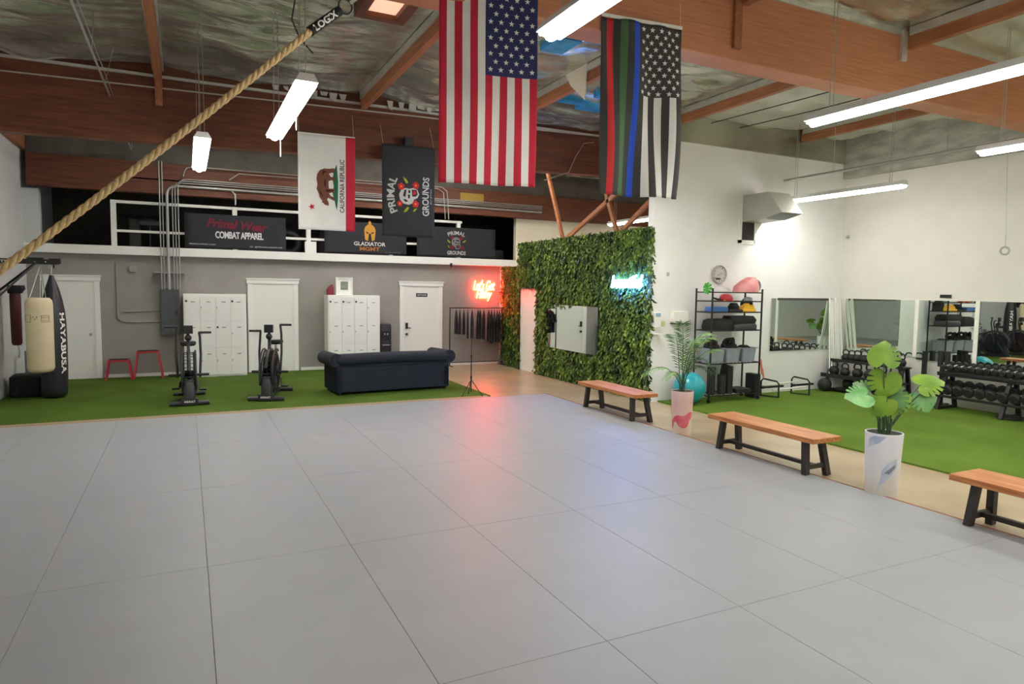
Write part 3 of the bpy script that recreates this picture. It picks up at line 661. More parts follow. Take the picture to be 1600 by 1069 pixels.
# ================================================================== IVY WALL, NEONS
def leaf_mat(name, c1, c2):
    m = mat(name, c1, .5, rgb2=c2, scale=3.2, spec=.3)
    return m
M_ivy = leaf_mat('ivy_leaves', (92, 120, 44), (38, 60, 26)); M_ivy2 = leaf_mat('ivy_leaves_light', (134, 158, 56), (74, 102, 38))
rnd = random.Random(11)
def ivy(name, label, y0, y1, z0, z1, x, holes, n, bulge=.07):
    t = thing(name, label, 'ivy wall', (x, (y0+y1)/2, 0))
    back = MB()
    ys = sorted({y0, y1} | {h[0] for h in holes} | {h[1] for h in holes}); zs = sorted({z0, z1} | {h[2] for h in holes} | {h[3] for h in holes})
    yc = (y0+y1)/2
    for a, b in zip(ys[:-1], ys[1:]):
        for c, d in zip(zs[:-1], zs[1:]):
            if not any(h[0] <= (a+b)/2 <= h[1] and h[2] <= (c+d)/2 <= h[3] for h in holes): back.box(-.0, .04, max(a, 9.66)-yc, b-yc, c, d)
    obj('backing_panel', back, mat('ivy_backing', (30, 44, 22), .9, var=.3, scale=20), t)
    m1 = MB()
    for k in range(n):
        y = rnd.uniform(y0-.03, y1+.03); z = rnd.uniform(max(z0, .03), z1+.03)
        if any(h[0]+.02 < y < h[1]-.02 and h[2]+.02 < z < h[3]-.02 for h in holes): continue
        d = rnd.uniform(.0, 1)
        px = -.015 - bulge*d*(.5+.5*noise.noise(Vector((y*2.5, z*2.5, 3))))
        s = rnd.uniform(.028, .055)*(1.35 if rnd.random() < .06 else 1)
        an = rnd.uniform(-.9, .9) - PI/2; ti = rnd.uniform(-.7, .7); ro = rnd.uniform(-.7, .7)
        # leaf: 6-point pointed oval folded on its midrib, hanging from its stem
        M = Euler((ro, ti, 0)).to_matrix()
        dirv = Vector((0, math.cos(an), math.sin(an))); side = Vector((0, -math.sin(an), math.cos(an)))
        P = lambda u, v, w: Vector((px, y-yc, z)) + M @ (dirv*(u*s*2.0) + side*(v*s) + Vector((-w*s, 0, 0)))
        m1.add([P(0, 0, 0), P(.35, .62, .25), P(.75, .4, .2), P(1, 0, -.1), P(.75, -.4, .2), P(.35, -.62, .25), P(.4, 0, 0)],
               [(0, 6, 1), (1, 6, 2), (2, 6, 3), (3, 6, 4), (4, 6, 5), (5, 6, 0)], 1 if rnd.random() < .28 else 0)
    f = obj('foliage', m1, [M_ivy, M_ivy2], t); f['kind'] = 'stuff'
    return t
ivy('ivy_wall', 'big wall of artificial green ivy with a mirror and blue neon sign on it', 9.64, 14.98, 0, 3.16, 7.52, [(14.02, 14.93, 0, 2.1), (11.28, 13.45, .70, 1.68)], 17000)
ivy('ivy_wall', 'narrow strip of ivy left of the white ivy door, lit red by the neon', 14.96, 16.1, 0, 2.6, 7.60, [], 3000, .1)
t = thing('wall_mirror', 'rectangular mirror set into the green ivy wall', 'mirror', (7.47, 12.365, 1.19), R(-1.5))
obj('glass', MB().box(-.012, .0, -1.1, 1.1, -.49, .49), M_mirror, t)
obj('backing', MB().box(0, .03, -1.1, 1.1, -.49, .49), M_black, t)

def neon_mat(name, col, s): return mat(name, (255, 255, 255), .5, emit=col, estr=s)
M_nr = neon_mat('neon_red', (1, .03, .008), NEON_RED); M_nb = neon_mat('neon_blue', (.1, .26, 1), NEON_BLUE)
M_acr = mat('clear_acrylic', (240, 240, 240), .05, trans=1.0)
def neon(name, label, c, right, up, lines, m, out):
    t = thing(name, label, 'neon sign', c)
    mb = MB(); right = Vector(right); up = Vector(up); out = Vector(out)
    for s, dx, dy, w, h in lines:
        put_text(mb, s, w, h, lambda x, y: right*(x+dx) + up*(y+dy) + out*.03, .008, .35)
    o = obj('tubing', mb, m, t)
    sd = o.modifiers.new('tube', 'SOLIDIFY'); sd.thickness = .02
    mb = MB()
    for dx in (-.2, .2): mb.bar(right*dx + up*.0, right*dx + out*.03, .012)
    obj('standoffs', mb, M_chrome, t)
neon('neon_sign', 'red-orange neon script reading Lets Get Filthy over the clothes rack', (7.14, YB-.02, 1.97), (1, 0, 0), (0, 0, 1), [("Let's Get", 0, .14, .62, .27), ('Filthy', 0, -.13, .46, .3)], M_nr, (0, -1, 0))
neon('neon_sign', 'glowing cyan-blue neon word on the ivy wall', (7.40, 10.26, 2.19), (0, -1, 0), (0, 0, 1), [('beautiful', 0, 0, .98, .24)], M_nb, (-1, 0, 0))

# ================================================================== LEFT CORNER: bags and bracket
t = thing('bag_bracket', 'black steel wall bracket with struts holding the heavy bags', 'bracket', (XL, 13.65, 2.36))
obj('beam', MB().box(.0, .93, -.035, .035, -.04, .045).box(.5, .72, -.05, .05, .045, .07), M_black, t, bevel=.005)
obj('wall_plate', MB().box(0, .02, -.4, .4, -.75, .1), M_black, t, bevel=.004)
for a, b in [((.33, 0, -.02), (0.02, 0, -.32)), ((.60, .03, -.02), (.02, .32, -.50)), ((.62, -.03, -.02), (.02, -.34, -.72))]:
    obj('strut', MB().bar(a, b, .028), M_black, t)
obj('end_hook', MB().tube([(.86, 0, -.04), (.86, 0, -.1)], .014).box(.8, .96, -.05, .05, -.03, .06), M_black, t)
obj('lettering', put_text(MB(), 'TITAN', .26, .04, on_plane((.22, -.037, 0), (1, 0, 0), (0, 0, 1)), .02), M_trim, t)
bolt = MB()
for x in (.36, .6, .75): bolt.sphere((x, -.037, 0), .012, 8, 6)
obj('bolts', bolt, M_chrome, t)

t = thing('punching_bag', 'tall black banana punching bag with white vertical lettering near the left door', 'punching bag', (-2.09, 13.80, 0.022))
M_vinyl = mat('black_vinyl', (34, 35, 42), .38, var=.1, scale=6)
prof = [(.03, .17), (.05, .19), (.12, .20), (.5, .2), (.95, .198), (1.3, .19), (1.5, .175), (1.7, .145), (1.9, .10), (2.03, .055), (2.12, .03)]
obj('bag_body', MB().loft([(z, r, r, .0 + .02*math.sin(z), 0) for z, r in prof], 28), M_vinyl, t, smooth=True)
obj('strap', MB().tube([(.01, 0, 2.1), (.02, 0, 2.24), (.0, 0, 2.3)], .012, 8).tube(arc((.01, 0, 2.26), .03, 0, 2*PI, 12, (1, 0, 0), (0, 0, 1))[:-1], .006, 6, closed=True), M_chrome, t, smooth=True)
def bagr(z):
    for (a, ra), (b, rb) in zip(prof[:-1], prof[1:]):
        if a <= z <= b: return ra + (rb-ra)*(z-a)/(b-a)
    return .19
def bagtext(x, y):
    z = .95 - x; th = -PI/2 + R(52) + y/.2; r = bagr(z) + .004
    return Vector((.02*math.sin(z) + r*math.cos(th), r*math.sin(th), z))
obj('lettering', put_text(MB(), 'HAYABUSA', 1.05, .10, bagtext, .03), M_trim, t)
obj('label_patch', put_text(MB(), 'XX', .06, .03, lambda x, y: Vector(((bagr(1.6)+.004)*math.cos(-PI/2+x/.17)+.02, (bagr(1.6)+.004)*math.sin(-PI/2+x/.17), 1.6+y)), .0), M_trim, t)

t = thing('heavy_bag', 'cream canvas heavy bag hanging by chains from the black bracket', 'punching bag', (-2.20, 13.38, .52))
M_canvas = mat('cream_canvas', (214, 200, 164), .8, var=.06, scale=4, bump=.1, bscale=200)
obj('bag_body', MB().loft([(0, .135, .135, 0, 0), (.02, .17, .17, 0, 0), (.07, .193, .193, 0, 0), (1.13, .197, .197, 0, 0), (1.20, .185, .185, 0, 0), (1.24, .15, .15, 0, 0)], 28), M_canvas, t, smooth=True)
cyl = lambda x, y, r=.200: Vector((r*math.sin(x/.2 + R(8)), -r*math.cos(x/.2 + R(8)), .9 + y))
mb = MB()
for xx in (.03, -.24):
    for p, q in [((xx, -.055), (xx+.12, -.055)), ((xx, .055), (xx+.12, .055))]:
        mb.tube([cyl(p[0]+(q[0]-p[0])*k/6, p[1]) for k in range(7)], .003, 4)
    mb.tube([cyl(xx, -.055), cyl(xx, .055)], .003, 4); mb.tube([cyl(xx+.12, -.055), cyl(xx+.12, .055)], .003, 4)
put_text(mb, 'EVERLAST', .11, .03, lambda x, y: cyl(x+.09, y+.02)); put_text(mb, 'EVERLAST', .09, .02, lambda x, y: cyl(x+.09, y-.03))
for dx, dy in ((-.085, .025), (-.03, .025), (-.055, -.01)): mb.add([cyl(dx+.011*math.cos(2*PI*k/8), dy+.011*math.sin(2*PI*k/8)) for k in range(8)], [tuple(range(8))])
obj('printed_logo', mb, mat('faded_print', (110, 84, 70), .8), t)
obj('chains', MB().tube([(.12, -.1, 1.2), (.0, .26, 1.78)], .008, 6).tube([(-.12, -.1, 1.2), (.0, .26, 1.78)], .008, 6).tube([(.0, .13, 1.2), (.0, .26, 1.78)], .008, 6), M_galv, t)

t = thing('wall_bag', 'narrow dark red punching bag with black strap on the left wall', 'punching bag', (-2.66, 14.15, .8))
obj('bag_body', MB().loft([(.12, .06, .06, 0, 0), (.16, .08, .08, 0, 0), (.95, .085, .085, 0, 0), (1.05, .08, .08, 0, 0)], 18), mat('maroon_leather', (84, 34, 34), .5), t, smooth=True)
obj('top_cap', MB().loft([(1.02, .1, .1, 0, 0), (1.1, .13, .12, .02, 0), (1.16, .12, .1, .02, 0)], 16, 3), M_blackm, t, smooth=True)
obj('bottom_tie', MB().tube([(.02, -.02, .14), (.04, -.03, .0), (.03, -.03, -.1)], .02, 8), M_trim, t, smooth=True)
t = thing('foam_cube', 'black soft cube on the turf in the left corner', 'cube', (-2.50, 14.2, .022))
obj('cushion', MB().loft([(0, .27, .24, 0, 0), (.04, .3, .27, 0, 0), (.34, .29, .26, 0, 0), (.38, .24, .2, 0, 0)], 28, 4), M_blackm, t, smooth=True)
tag(obj('grey_pad', MB().box(-2.70, -2.5, 14.9, 15.0, .02, .75), mat('pad_grey', (132, 134, 136), .7), bevel=.01), 'grey pad standing behind the cream heavy bag', 'pad')

# plyo stands
M_red = mat('red_steel', (176, 44, 60), .45)
def plyo(label, x, wb, wt, h, d=.34):
    t = thing('plyo_stand', label, 'plyo stand', (x, 16.02, .022))
    for s in (-1, 1):
        obj('side_frame', MB().bar((s*wb/2, -d/2, 0), (s*wt/2, -d*.4, h-.03), .03).bar((s*wb/2, d/2, 0), (s*wt/2, d*.4, h-.03), .03).bar((s*wb/2, -d/2, .015), (s*wb/2, d/2, .015), .03), M_red, t)
    obj('platform', MB().box(-wt/2-.02, wt/2+.02, -d*.42, d*.42, h-.04, h), M_red, t, bevel=.005)
    obj('grip_top', MB().box(-wt/2+.01, wt/2-.01, -d*.38, d*.38, h, h+.008), M_rubber, t)
plyo('shorter red steel plyo stand near the left door', -1.29, .47, .36, .41)
plyo('taller red steel plyo stand left of the electrical panel', -.75, .54, .38, .58)

# air bikes
def bike(label, loc, rz, dzl, dzr):
    t = thing('air_bike', label, 'exercise bike', loc, rz)
    M_f = mat('bike_frame', (44, 46, 48), .42); M_fan = mat('fan_cage', (40, 41, 44), .45, metal=.3)
    obj('front_stabilizer', MB().tube([(-.3, -.42, .045), (.3, -.42, .045)], .038, 10).box(-.13, .13, -.47, -.37, .02, .12), M_f, t, smooth=True, angle=30)
    obj('front_shroud', MB().loft([(.06, .085, .08, 0, -.36), (.25, .095, .09, 0, -.34), (.36, .09, .06, 0, -.33), (.42, .06, .03, 0, -.32)], 20, 3), M_f, t, smooth=True)
    obj('name_plate', MB().box(-.1, .1, -.476, -.47, .05, .1), M_f, t)
    obj('plate_lettering', put_text(MB(), 'ASSAULT', .17, .035, on_plane((0, -.478, .075), (1, 0, 0), (0, 0, 1)), .03), M_trim, t)
    obj('rear_stabilizer', MB().tube([(-.26, .72, .04), (.26, .72, .04)], .035, 10), M_f, t, smooth=True)
    obj('main_frame', MB().bar((0, -.4, .09), (0, .72, .06), .06, .08).bar((0, .35, .08), (0, .52, .75), .05, .07).bar((0, .5, .72), (0, -.1, .88), .05, .05).bar((-.0, -.1, .85), (0, -.05, 1.12), .05, .06).bar((-.06, -.40, .08), (-.1, -.12, .5), .035).bar((.06, -.40, .08), (.1, -.12, .5), .035), M_f, t, bevel=.005)
    # fan: round drum seen from its edge with wire guard
    mb = MB(); c = Vector((0, -.02, .47))
    rim = MB()
    for k in range(30):
        a = 2*PI*k/30; u = Vector((0, math.cos(a), math.sin(a)))
        mb.tube([c + Vector((-.10, 0, 0)) + u*.1, c + Vector((-.115, 0, 0)) + u*.28, c + Vector((-.08, 0, 0)) + u*.37, c + Vector((.08, 0, 0)) + u*.37, c + Vector((.115, 0, 0)) + u*.28, c + Vector((.10, 0, 0)) + u*.1], .005, 5)
    for s in (-1, 1): mb.tube(arc(c + Vector((s*.08, 0, 0)), .375, 0, 2*PI, 36, (0, 1, 0), (0, 0, 1))[:-1], .012, 6, closed=True)
    for s in (-1, 1): mb.add([tuple(c + Vector((s*.07, math.cos(2*PI*k/32)*.3, math.sin(2*PI*k/32)*.3))) for k in range(32)], [tuple(range(32))])
    obj('fan_guard', mb, M_fan, t)
    fb = MB()
    for k in range(12):
        a = 2*PI*k/12; u = Vector((0, math.cos(a), math.sin(a)))
        fb.bar(c+u*.06, c+u*.34, .14, .006, up=(1, 0, 0))
    fb.tube([c - Vector((.12, 0, 0)), c + Vector((.12, 0, 0))], .07, 16)
    obj('fan_blades', fb, M_blackm, t)
    for s in (-1, 1): obj('cage_arch', MB().tube(arc(c + Vector((s*.105, -.02, .02)), .385, R(60), R(215), 16, (0, 1, 0), (0, 0, 1)), .016, 8), M_f, t, smooth=True)
    obj('fender', MB().tube(arc(c, .40, R(20), R(165), 14, (0, 1, 0), (0, 0, 1)), .03, 8), M_f, t, smooth=True)
    obj('seat_post', MB().bar((0, .48, .6), (0, .5, .93), .035), M_chrome, t)
    obj('seat', MB().loft([(.92, .1, .13, 0, .5), (.95, .13, .16, 0, .5), (.99, .12, .15, 0, .5)], 18, 2.6), M_blackm, t, smooth=True)
    obj('console_mast', MB().tube([(0, -.08, .95), (0, -.1, 1.2)], .022, 8).sphere((0, -.11, 1.1), .055, 14, 8), M_black, t, smooth=True)
    obj('console', MB().box(-.075, .075, -.16, -.09, 1.17, 1.31), M_black, t, bevel=.01)
    obj('console_screen', MB().box(-.055, .055, -.09, -.086, 1.19, 1.29), M_panel, t)
    for s, dz, nm in ((-1, dzl, 0), (1, dzr, 0)):
        ar = obj('lever_arm', MB().tube([(s*.17, -.05, .42), (s*.19, .0, .8), (s*.18, .06, 1.12), (s*.17, .03, 1.22+dz)], .02, 8), M_f, t, smooth=True)
        obj('hand_grip', MB().tube([(s*.16, .03, 1.22+dz), (s*.36, .03, 1.22+dz)], .02, 10), M_rubber, ar, smooth=True)
        obj('foot_peg', MB().tube([(s*.12, -.06, .47), (s*.31, -.06, .47)], .022, 10), M_rubber, t, smooth=True)
        cr = obj('crank_arm', MB().bar((s*.13, .22, .32), (s*.15, .26 - .1*s, .32 - .12), .03, .02), M_f, t)
        obj('pedal', MB().box(min(s*.15, s*.27), max(s*.15, s*.27), .20-.1*s, .31-.1*s, .17, .2), M_black, cr, bevel=.006)
    obj('chain_cover', MB().prism(ell(.2, .36, .24, .1, 20), 0, -.09, -.06).prism(ell(.2, .36, .24, .1, 20), 0, .06, .09), M_f, t)
bike('black fan exercise bike in front of the left white lockers', (.015, 12.5, .022), 0, .06, -.04)
bike('black fan exercise bike in front of the middle white door', (1.33, 12.5, .022), R(-17), -.03, .08)

# ================================================================== LOCKERS
M_lock = mat('white_locker', (244, 244, 238), .4)
def locker(label, x0, y0, w, h=1.82, d=.5, cols=4, darks=(), wide=0):
    t = thing('locker', label, 'lockers', (x0, y0, 0))
    obj('body', MB().box(0, w, .02, d, 0, h), M_lock, t, bevel=.004)
    cw = (w-.04)/cols; rows_ = [(.06, .648), (.652, 1.228), (1.232, h-.04)]
    for i in range(cols):
        for j, (a, b) in enumerate(rows_):
            dd = obj('door', MB().box(.02+i*cw+.003, .02+(i+1)*cw-.003, .0, .02, a, b), M_lock, t, bevel=.0015)
            obj('vent_slot', MB().box(.02+(i+.42)*cw, .02+(i+.68)*cw, -.003, .002, b-.14, b-.125), mat('slot_grey', (120, 120, 116), .5), dd)
            dk = (i, j) in darks
            obj('handle', MB().box(.02+i*cw+.02, .02+i*cw+(.055 if dk else .035), -.018, 0, (a+b)/2+(.14 if dk else 0), (a+b)/2+(.18 if dk else .04)), M_black if dk else M_galv, dd, bevel=.003)
    return t
locker('white locker unit left of the middle door, behind the bikes', -.06, 15.8, 1.25, darks={(0, 2), (3, 2), (2, 1)})
locker('white locker unit with a framed picture on top, just left of the sofa', 2.96, 15.8, 1.23, darks={(1, 2), (2, 2), (0, 2)})
t = thing('picture_frame', 'white framed small landscape print on top of the lockers', 'picture', (3.39, 16.05, 1.82), R(4))
obj('frame', MB().box(-.2, .2, 0, .02, 0, .42), M_trim, t, bevel=.004)
obj('moulding', MB().box(-.2, -.17, -.02, 0, 0, .42).box(.17, .2, -.02, 0, 0, .42).box(-.17, .17, -.02, 0, 0, .03).box(-.17, .17, -.02, 0, .39, .42), M_trim, t)
obj('print', MB().box(-.09, .09, -.004, 0, .12, .32), mat('landscape_print', (150, 156, 150), .6, rgb2=(96, 108, 70), scale=9, stretch=(.4, 1, 2)), t)
tag(obj('red_box', MB().loft([(1.82, .08, .06, 3.06, 16.05), (1.95, .08, .06, 3.06, 16.05), (2.0, .06, .05, 3.08, 16.05), (2.06, .025, .03, 3.1, 16.05)], 20, 4), mat('dark_red_plastic', (120, 24, 40), .4), bevel=.004), 'small dark red box beside the framed picture on the lockers', 'box')

t = thing('water_dispenser', 'black water dispenser between the lockers and the right door', 'water dispenser', (4.37, 16.1, 0))
obj('cabinet', MB().loft([(0, .15, .16, 0, 0), (.4, .15, .16, 0, 0), (1.08, .15, .16, 0, 0), (1.12, .13, .14, 0, 0)], 24, 6), M_black, t, smooth=True)
obj('tap_recess', MB().box(-.1, .1, -.175, -.155, .72, .95), M_blackm, t, bevel=.004)
obj('tap', MB().box(-.05, -.02, -.2, -.17, .86, .9).box(.02, .05, -.2, -.17, .86, .9), M_chrome, t)
obj('drip_tray', MB().box(-.09, .09, -.2, -.16, .6, .62), M_galv, t)

# ================================================================== SOFA (seen from behind)
t = thing('sofa', 'navy blue chesterfield sofa seen from behind on the far turf', 'sofa', (3.56, 12.32, .022), R(4))
M_navy = mat('navy_velvet', (28, 34, 46), .8, var=.12, scale=3, bump=.1, bscale=90)
L = 2.26
obj('base', MB().box(-L/2, L/2, 0, .88, .04, .5), M_navy, t, bevel=.03, seg=3)
obj('back', MB().loft([(.06, L/2, .10, 0, .1), (.46, L/2, .10, 0, .1), (.58, L/2-.04, .09, 0, .1)], 24, 12), M_navy, t, smooth=True, angle=60)
rr = MB(); pts = [Vector((-L/2+.02, .06, .645)), Vector((-L/4, .06, .655)), Vector((0, .06, .66)), Vector((L/4, .06, .655)), Vector((L/2-.02, .06, .645))]
rr.tube(pts, .115, 20)
obj('back_roll', rr, M_navy, t, smooth=True)
for s in (-1, 1):
    a = obj('arm', MB().box(min(s*(L/2-.14), s*(L/2+.0)), max(s*(L/2-.14), s*(L/2+.0)), .0, .86, .05, .58), M_navy, t, bevel=.03, seg=3)
    obj('arm_roll', MB().tube([(s*L/2, -.02, .65), (s*L/2, .88, .63)], .125, 20), M_navy, a, smooth=True)
    obj('arm_scroll', MB().tube([(s*L/2, -.04, .65), (s*L/2, -.018, .65)], .09, 20), M_navy, a, smooth=True)
for k in range(3): obj('seat_cushion', MB().box(-L/2+.16+k*.655, -L/2+.15+(k+1)*.645, .2, .86, .44, .56), M_navy, t, bevel=.04, seg=3)
for x in (-L/2+.08, L/2-.08):
    for y in (.06, .82): obj('foot', MB().cyl((x, y), .03, 0, .05, 12), M_black, t)
obj('welt_seam', MB().tube([(-L/2, -.006, .53), (L/2, -.006, .53)], .006, 6), M_blackm, t)

# ================================================================== CLOTHES RACK
t = thing('clothes_rack', 'black metal clothes rack below the red neon sign', 'clothes rack', (6.02, 15.9, 0))
obj('frame', MB().tube([(0, 0, .05), (0, 0, 1.52), (1.47, 0, 1.52), (1.47, 0, .05)], .018, 8).tube([(0, 0, .12), (1.47, 0, .12)], .012, 8), M_black, t)
for x in (0, 1.47): obj('foot_bar', MB().tube([(x, -.22, .04), (x, .22, .04)], .014, 8), M_black, t)
xs_ = [.17, .27, .38, .49, .61, .78, .84, .94, 1.08, 1.16, 1.24, 1.32, 1.39]
hs_ = [.66, .67, .68, .78, .78, .8, .8, .82, .88, .92, .9, .9, .88]
ws_ = [.06, .05, .05, .035, .05, .06, .05, .045, .05, .06, .05, .05, .05]
for k, (x, h, w) in enumerate(zip(xs_, hs_, ws_)):
    g = thing('hanging_shirt', f'black shirt on a hanger, {ordw[k] if k < 9 else ["tenth","eleventh","twelfth","thirteenth"][k-9]} from the left on the clothes rack', 'shirt', (6.02+x, 15.9, 1.52), R(-20+(k*37 % 9)-4), 'shirts on the clothes rack')
    M_s = mat('shirt_black_%d' % (k % 3), [(30, 28, 34), (38, 34, 42), (24, 23, 28)][k % 3], .85, var=.15, scale=6)
    L0 = h
    obj('garment', MB().loft([(-L0, w*.8, .15, 0, 0), (-L0*.7, w*.75, .15, 0, 0), (-.32, w*.7, .16, 0, 0), (-.18, w*.5, .15, 0, 0), (-.1, w*.3, .1, 0, 0), (-.06, .012, .03, 0, 0)], 16, 3), M_s, g, smooth=True)
    for s in (-1, 1): obj('sleeve', MB().loft([(-.38, w*.5, .03, 0, s*.19), (-.3, w*.5, .04, 0, s*.17), (-.16, w*.4, .03, 0, s*.14)], 12, 3), M_s, g, smooth=True)
    obj('hanger', MB().tube([(0, 0, -.07), (0, 0, 0), (0, .015, .03), (0, .03, .0)], .004, 5), M_black, g)
tag(obj('tripod_base_clutter', MB().tube([(7.32, 15.75, .05), (7.38, 15.75, .28), (7.5, 15.75, .05)], .02, 8).tube([(7.36, 15.75, .15), (7.46, 15.75, .15)], .012, 6), M_panel), 'small grey folded stand at the foot of the clothes rack', 'stand').name = 'folded_stand'

t = thing('tripod_stand', 'slim black tripod stand with a tall pole on the mat edge beside the sofa', 'tripod', (4.72, 11.34, 0))
obj('pole', MB().cyl((0, 0), .011, .1, .75, 8).cyl((0, 0), .007, .75, 1.3, 8).cyl((0, 0), .018, .34, .4, 8).cyl((0, 0), .016, .74, .79, 8).cyl((0, 0), .012, 1.26, 1.33, 8), M_black, t)
for k in range(3):
    a = R(200+120*k); obj('leg', MB().tube([(0, 0, .33), (.22*math.cos(a), .22*math.sin(a), .04)], .008, 6).sphere((.22*math.cos(a), .22*math.sin(a), .045), .014, 8, 6), M_black, t)

# ================================================================== BENCHES
def bench(label, y0):
    t = thing('bench', label, 'bench', (6.2, y0, 0), 0, 'wooden benches along the mats')
    obj('seat', MB().box(-.22, .22, -.80, .80, .41, .465), M_bench, t, bevel=.005)
    M_leg = mat('dark_stained_wood', (52, 46, 44), .55, var=.2, scale=10, stretch=(8, 8, 1))
    for sy in (-1, 1):
        for sx in (-1, 1):
            obj('leg', MB().bar((sx*.12, sy*.62, .41), (sx*.165 + (.02 if sx < 0 else .03), sy*.66, .0), .07, .06, up=(0, 1, 0)), M_leg, t, bevel=.004)
        obj('end_stretcher', MB().bar((-.14, sy*.65, .12), (.18, sy*.65, .12), .035, .05), M_leg, t)
    obj('long_stretcher', MB().bar((.02, -.64, .12), (.02, .64, .12), .05, .04), M_leg, t)
    return t
b0 = bench('wooden bench with dark legs in front of the ivy wall', 8.83)
dup(b0, (6.18, 5.65, 0), 0, 'wooden bench with dark legs between the two potted plants')
dup(b0, (6.17, 2.64, 0), 0, 'wooden bench cut off by the right edge of the photo, nearest the camera')

# ================================================================== PLANTS
M_palm = mat('palm_green', (74, 118, 62), .5, rgb2=(40, 84, 44), scale=14); M_palm2 = mat('palm_light', (122, 164, 78), .5, var=.2, scale=14)
M_stem = mat('stem_green', (52, 84, 48), .5, var=.2, scale=10); M_moss = mat('dark_moss', (56, 66, 40), .9, rgb2=(36, 42, 26), scale=20, bump=.5, bscale=40)
M_mon = mat('monstera_green', (126, 160, 44), .42, rgb2=(98, 136, 38), scale=5, spec=.4); M_mon2 = mat('monstera_pale', (142, 194, 128), .42, rgb2=(96, 156, 84), scale=7); M_mon3 = mat('monstera_deep', (86, 132, 68), .42, rgb2=(58, 104, 50), scale=6)
def planter(t, r, h, cmat_, extra, a0=-PI/2):
    obj('pot', MB().loft([(0, r*.84, r*.84, 0, 0), (h, r, r, 0, 0), (h, r*.93, r*.93, 0, 0), (h-.05, r*.92, r*.92, 0, 0)], 32), cmat_, t, smooth=True)
    obj('moss', MB().cyl((0, 0), r*.915, h-.05, h-.008, 28), M_moss, t)
    # painted motif wrapped on the pot
    for qi, (name, m, polys) in enumerate(extra):
        mb = MB()
        for poly in polys:
            def fn(a, z):
                rr = r*(.84 + .16*z/h) + .0025 + .003*qi; an = a0 + a/r
                return Vector((rr*math.cos(an), rr*math.sin(an), z))
            poly_fine(mb, poly, fn, cut=.04)
        obj(name, mb, m, t)
def painted(name, stops, scale=3):
    m = mat(name, stops[0], .4)
    nt = m.node_tree; b = nt.nodes['Principled BSDF']; tc = nt.nodes.new('ShaderNodeTexCoord')
    sp = nt.nodes.new('ShaderNodeSeparateXYZ'); n = nt.nodes.new('ShaderNodeTexNoise'); n.inputs['Scale'].default_value = scale
    ad = nt.nodes.new('ShaderNodeMath'); ad.operation = 'MULTIPLY_ADD'; ad.inputs[1].default_value = .35
    r = nt.nodes.new('ShaderNodeValToRGB')
    els = r.color_ramp.elements
    while len(els) < len(stops): els.new(.5)
    for e, (p, c) in zip(els, zip([.15, .35, .6, .8][:len(stops)], stops)): e.position = p; e.color = (*lin([x/255 for x in c]), 1)
    nt.links.new(tc.outputs['Object'], sp.inputs[0]); nt.links.new(tc.outputs['Object'], n.inputs['Vector'])
    nt.links.new(n.outputs['Fac'], ad.inputs[0]); nt.links.new(sp.outputs['Z'], ad.inputs[2]); nt.links.new(ad.outputs[0], r.inputs[0]); nt.links.new(r.outputs[0], b.inputs['Base Color'])
    return m
# palm
t = thing('potted_palm', 'potted palm in a pink planter with red paint strokes at the mat edge', 'potted plant', (6.24, 7.27, 0))
planter(t, .155, .63, painted('pink_marble', [(228, 208, 184), (228, 206, 190), (226, 184, 178), (230, 200, 192)]), [
    ('painted_strokes', mat('coral_paint', (206, 76, 92), .4, rgb2=(224, 120, 128), scale=12), [[(-.19, .20), (-.19, .12), (-.15, .10), (-.13, .19), (-.09, .21), (-.05, .15), (.0, .12), (.06, .12), (.10, .15), (.13, .23), (.19, .27), (.19, .34), (.12, .35), (.06, .31), (.0, .29), (-.06, .30), (-.12, .27)]])], R(-130))
rp = random.Random(5)
def frond(parent, base, dx, dy, hgt, ln, m, lw=.0075, ll=.2, nlf=24):
    """arching palm frond: rachis plus two ranks of narrow folded leaflets"""
    P = []
    for k in range(13):
        s = k/12
        P.append(Vector((base[0] + dx*ln*s**1.5, base[1] + dy*ln*s**1.5, base[2] + hgt*math.sin(s*PI*.5*(1 if hgt > .5 else 1.5)))))
    fo = obj('frond', MB().tube(P, [.007*(1-.75*k/12) for k in range(13)], 6), M_stem, parent)
    mb = MB()
    for k in range(nlf):
        s = .28 + .72*k/(nlf-1); i = min(11, int(s*12)); fr_ = s*12-i; p = P[i].lerp(P[i+1], fr_); tg = (P[i+1]-P[i]).normalized()
        sd = tg.cross(Vector((0, 0, 1)));
        if sd.length < .2: sd = Vector((1, 0, 0))
        sd.normalize(); l = ll*(math.sin(PI*min(1, .18 + .82*(1-s)+.1))**.6)*rp.uniform(.85, 1.1)
        for sg in (-1, 1):
            d = (sd*sg*.85 + tg*.55 + Vector((0, 0, rp.uniform(-.25, -.05)))).normalized()
            q = p + d*l*.5; e = p + d*l + Vector((0, 0, -.12*l)); w = tg*lw
            mb.add([p - w*.3, p + w*.3, q + w, q - w, e, q + Vector((0, 0, .003))], [(0, 1, 2, 5), (0, 5, 3), (5, 2, 4), (3, 5, 4)])
    obj('leaflets', mb, m, fo)
for dx, dy, hg, ln, m, ll in [(-.08, .06, .97, .3, M_palm, .19), (.55, -.22, .84, .52, M_palm2, .2), (.85, -.4, .62, .5, M_palm2, .19), (.15, .5, .8, .5, M_palm, .18), (-.85, .32, .36, .62, M_palm2, .15), (-.5, .05, .3, .6, M_palm2, .14), (.7, -.5, .5, .5, M_palm, .18), (.95, -.2, .38, .52, M_palm, .16), (.35, -.2, .72, .4, M_palm2, .2), (.6, .1, .74, .45, M_palm, .18), (.75, -.3, .78, .45, M_palm2, .18)]:
    frond(t, (rp.uniform(-.04, .04), rp.uniform(-.04, .04), .6), dx, dy, hg, ln, m, ll=ll)
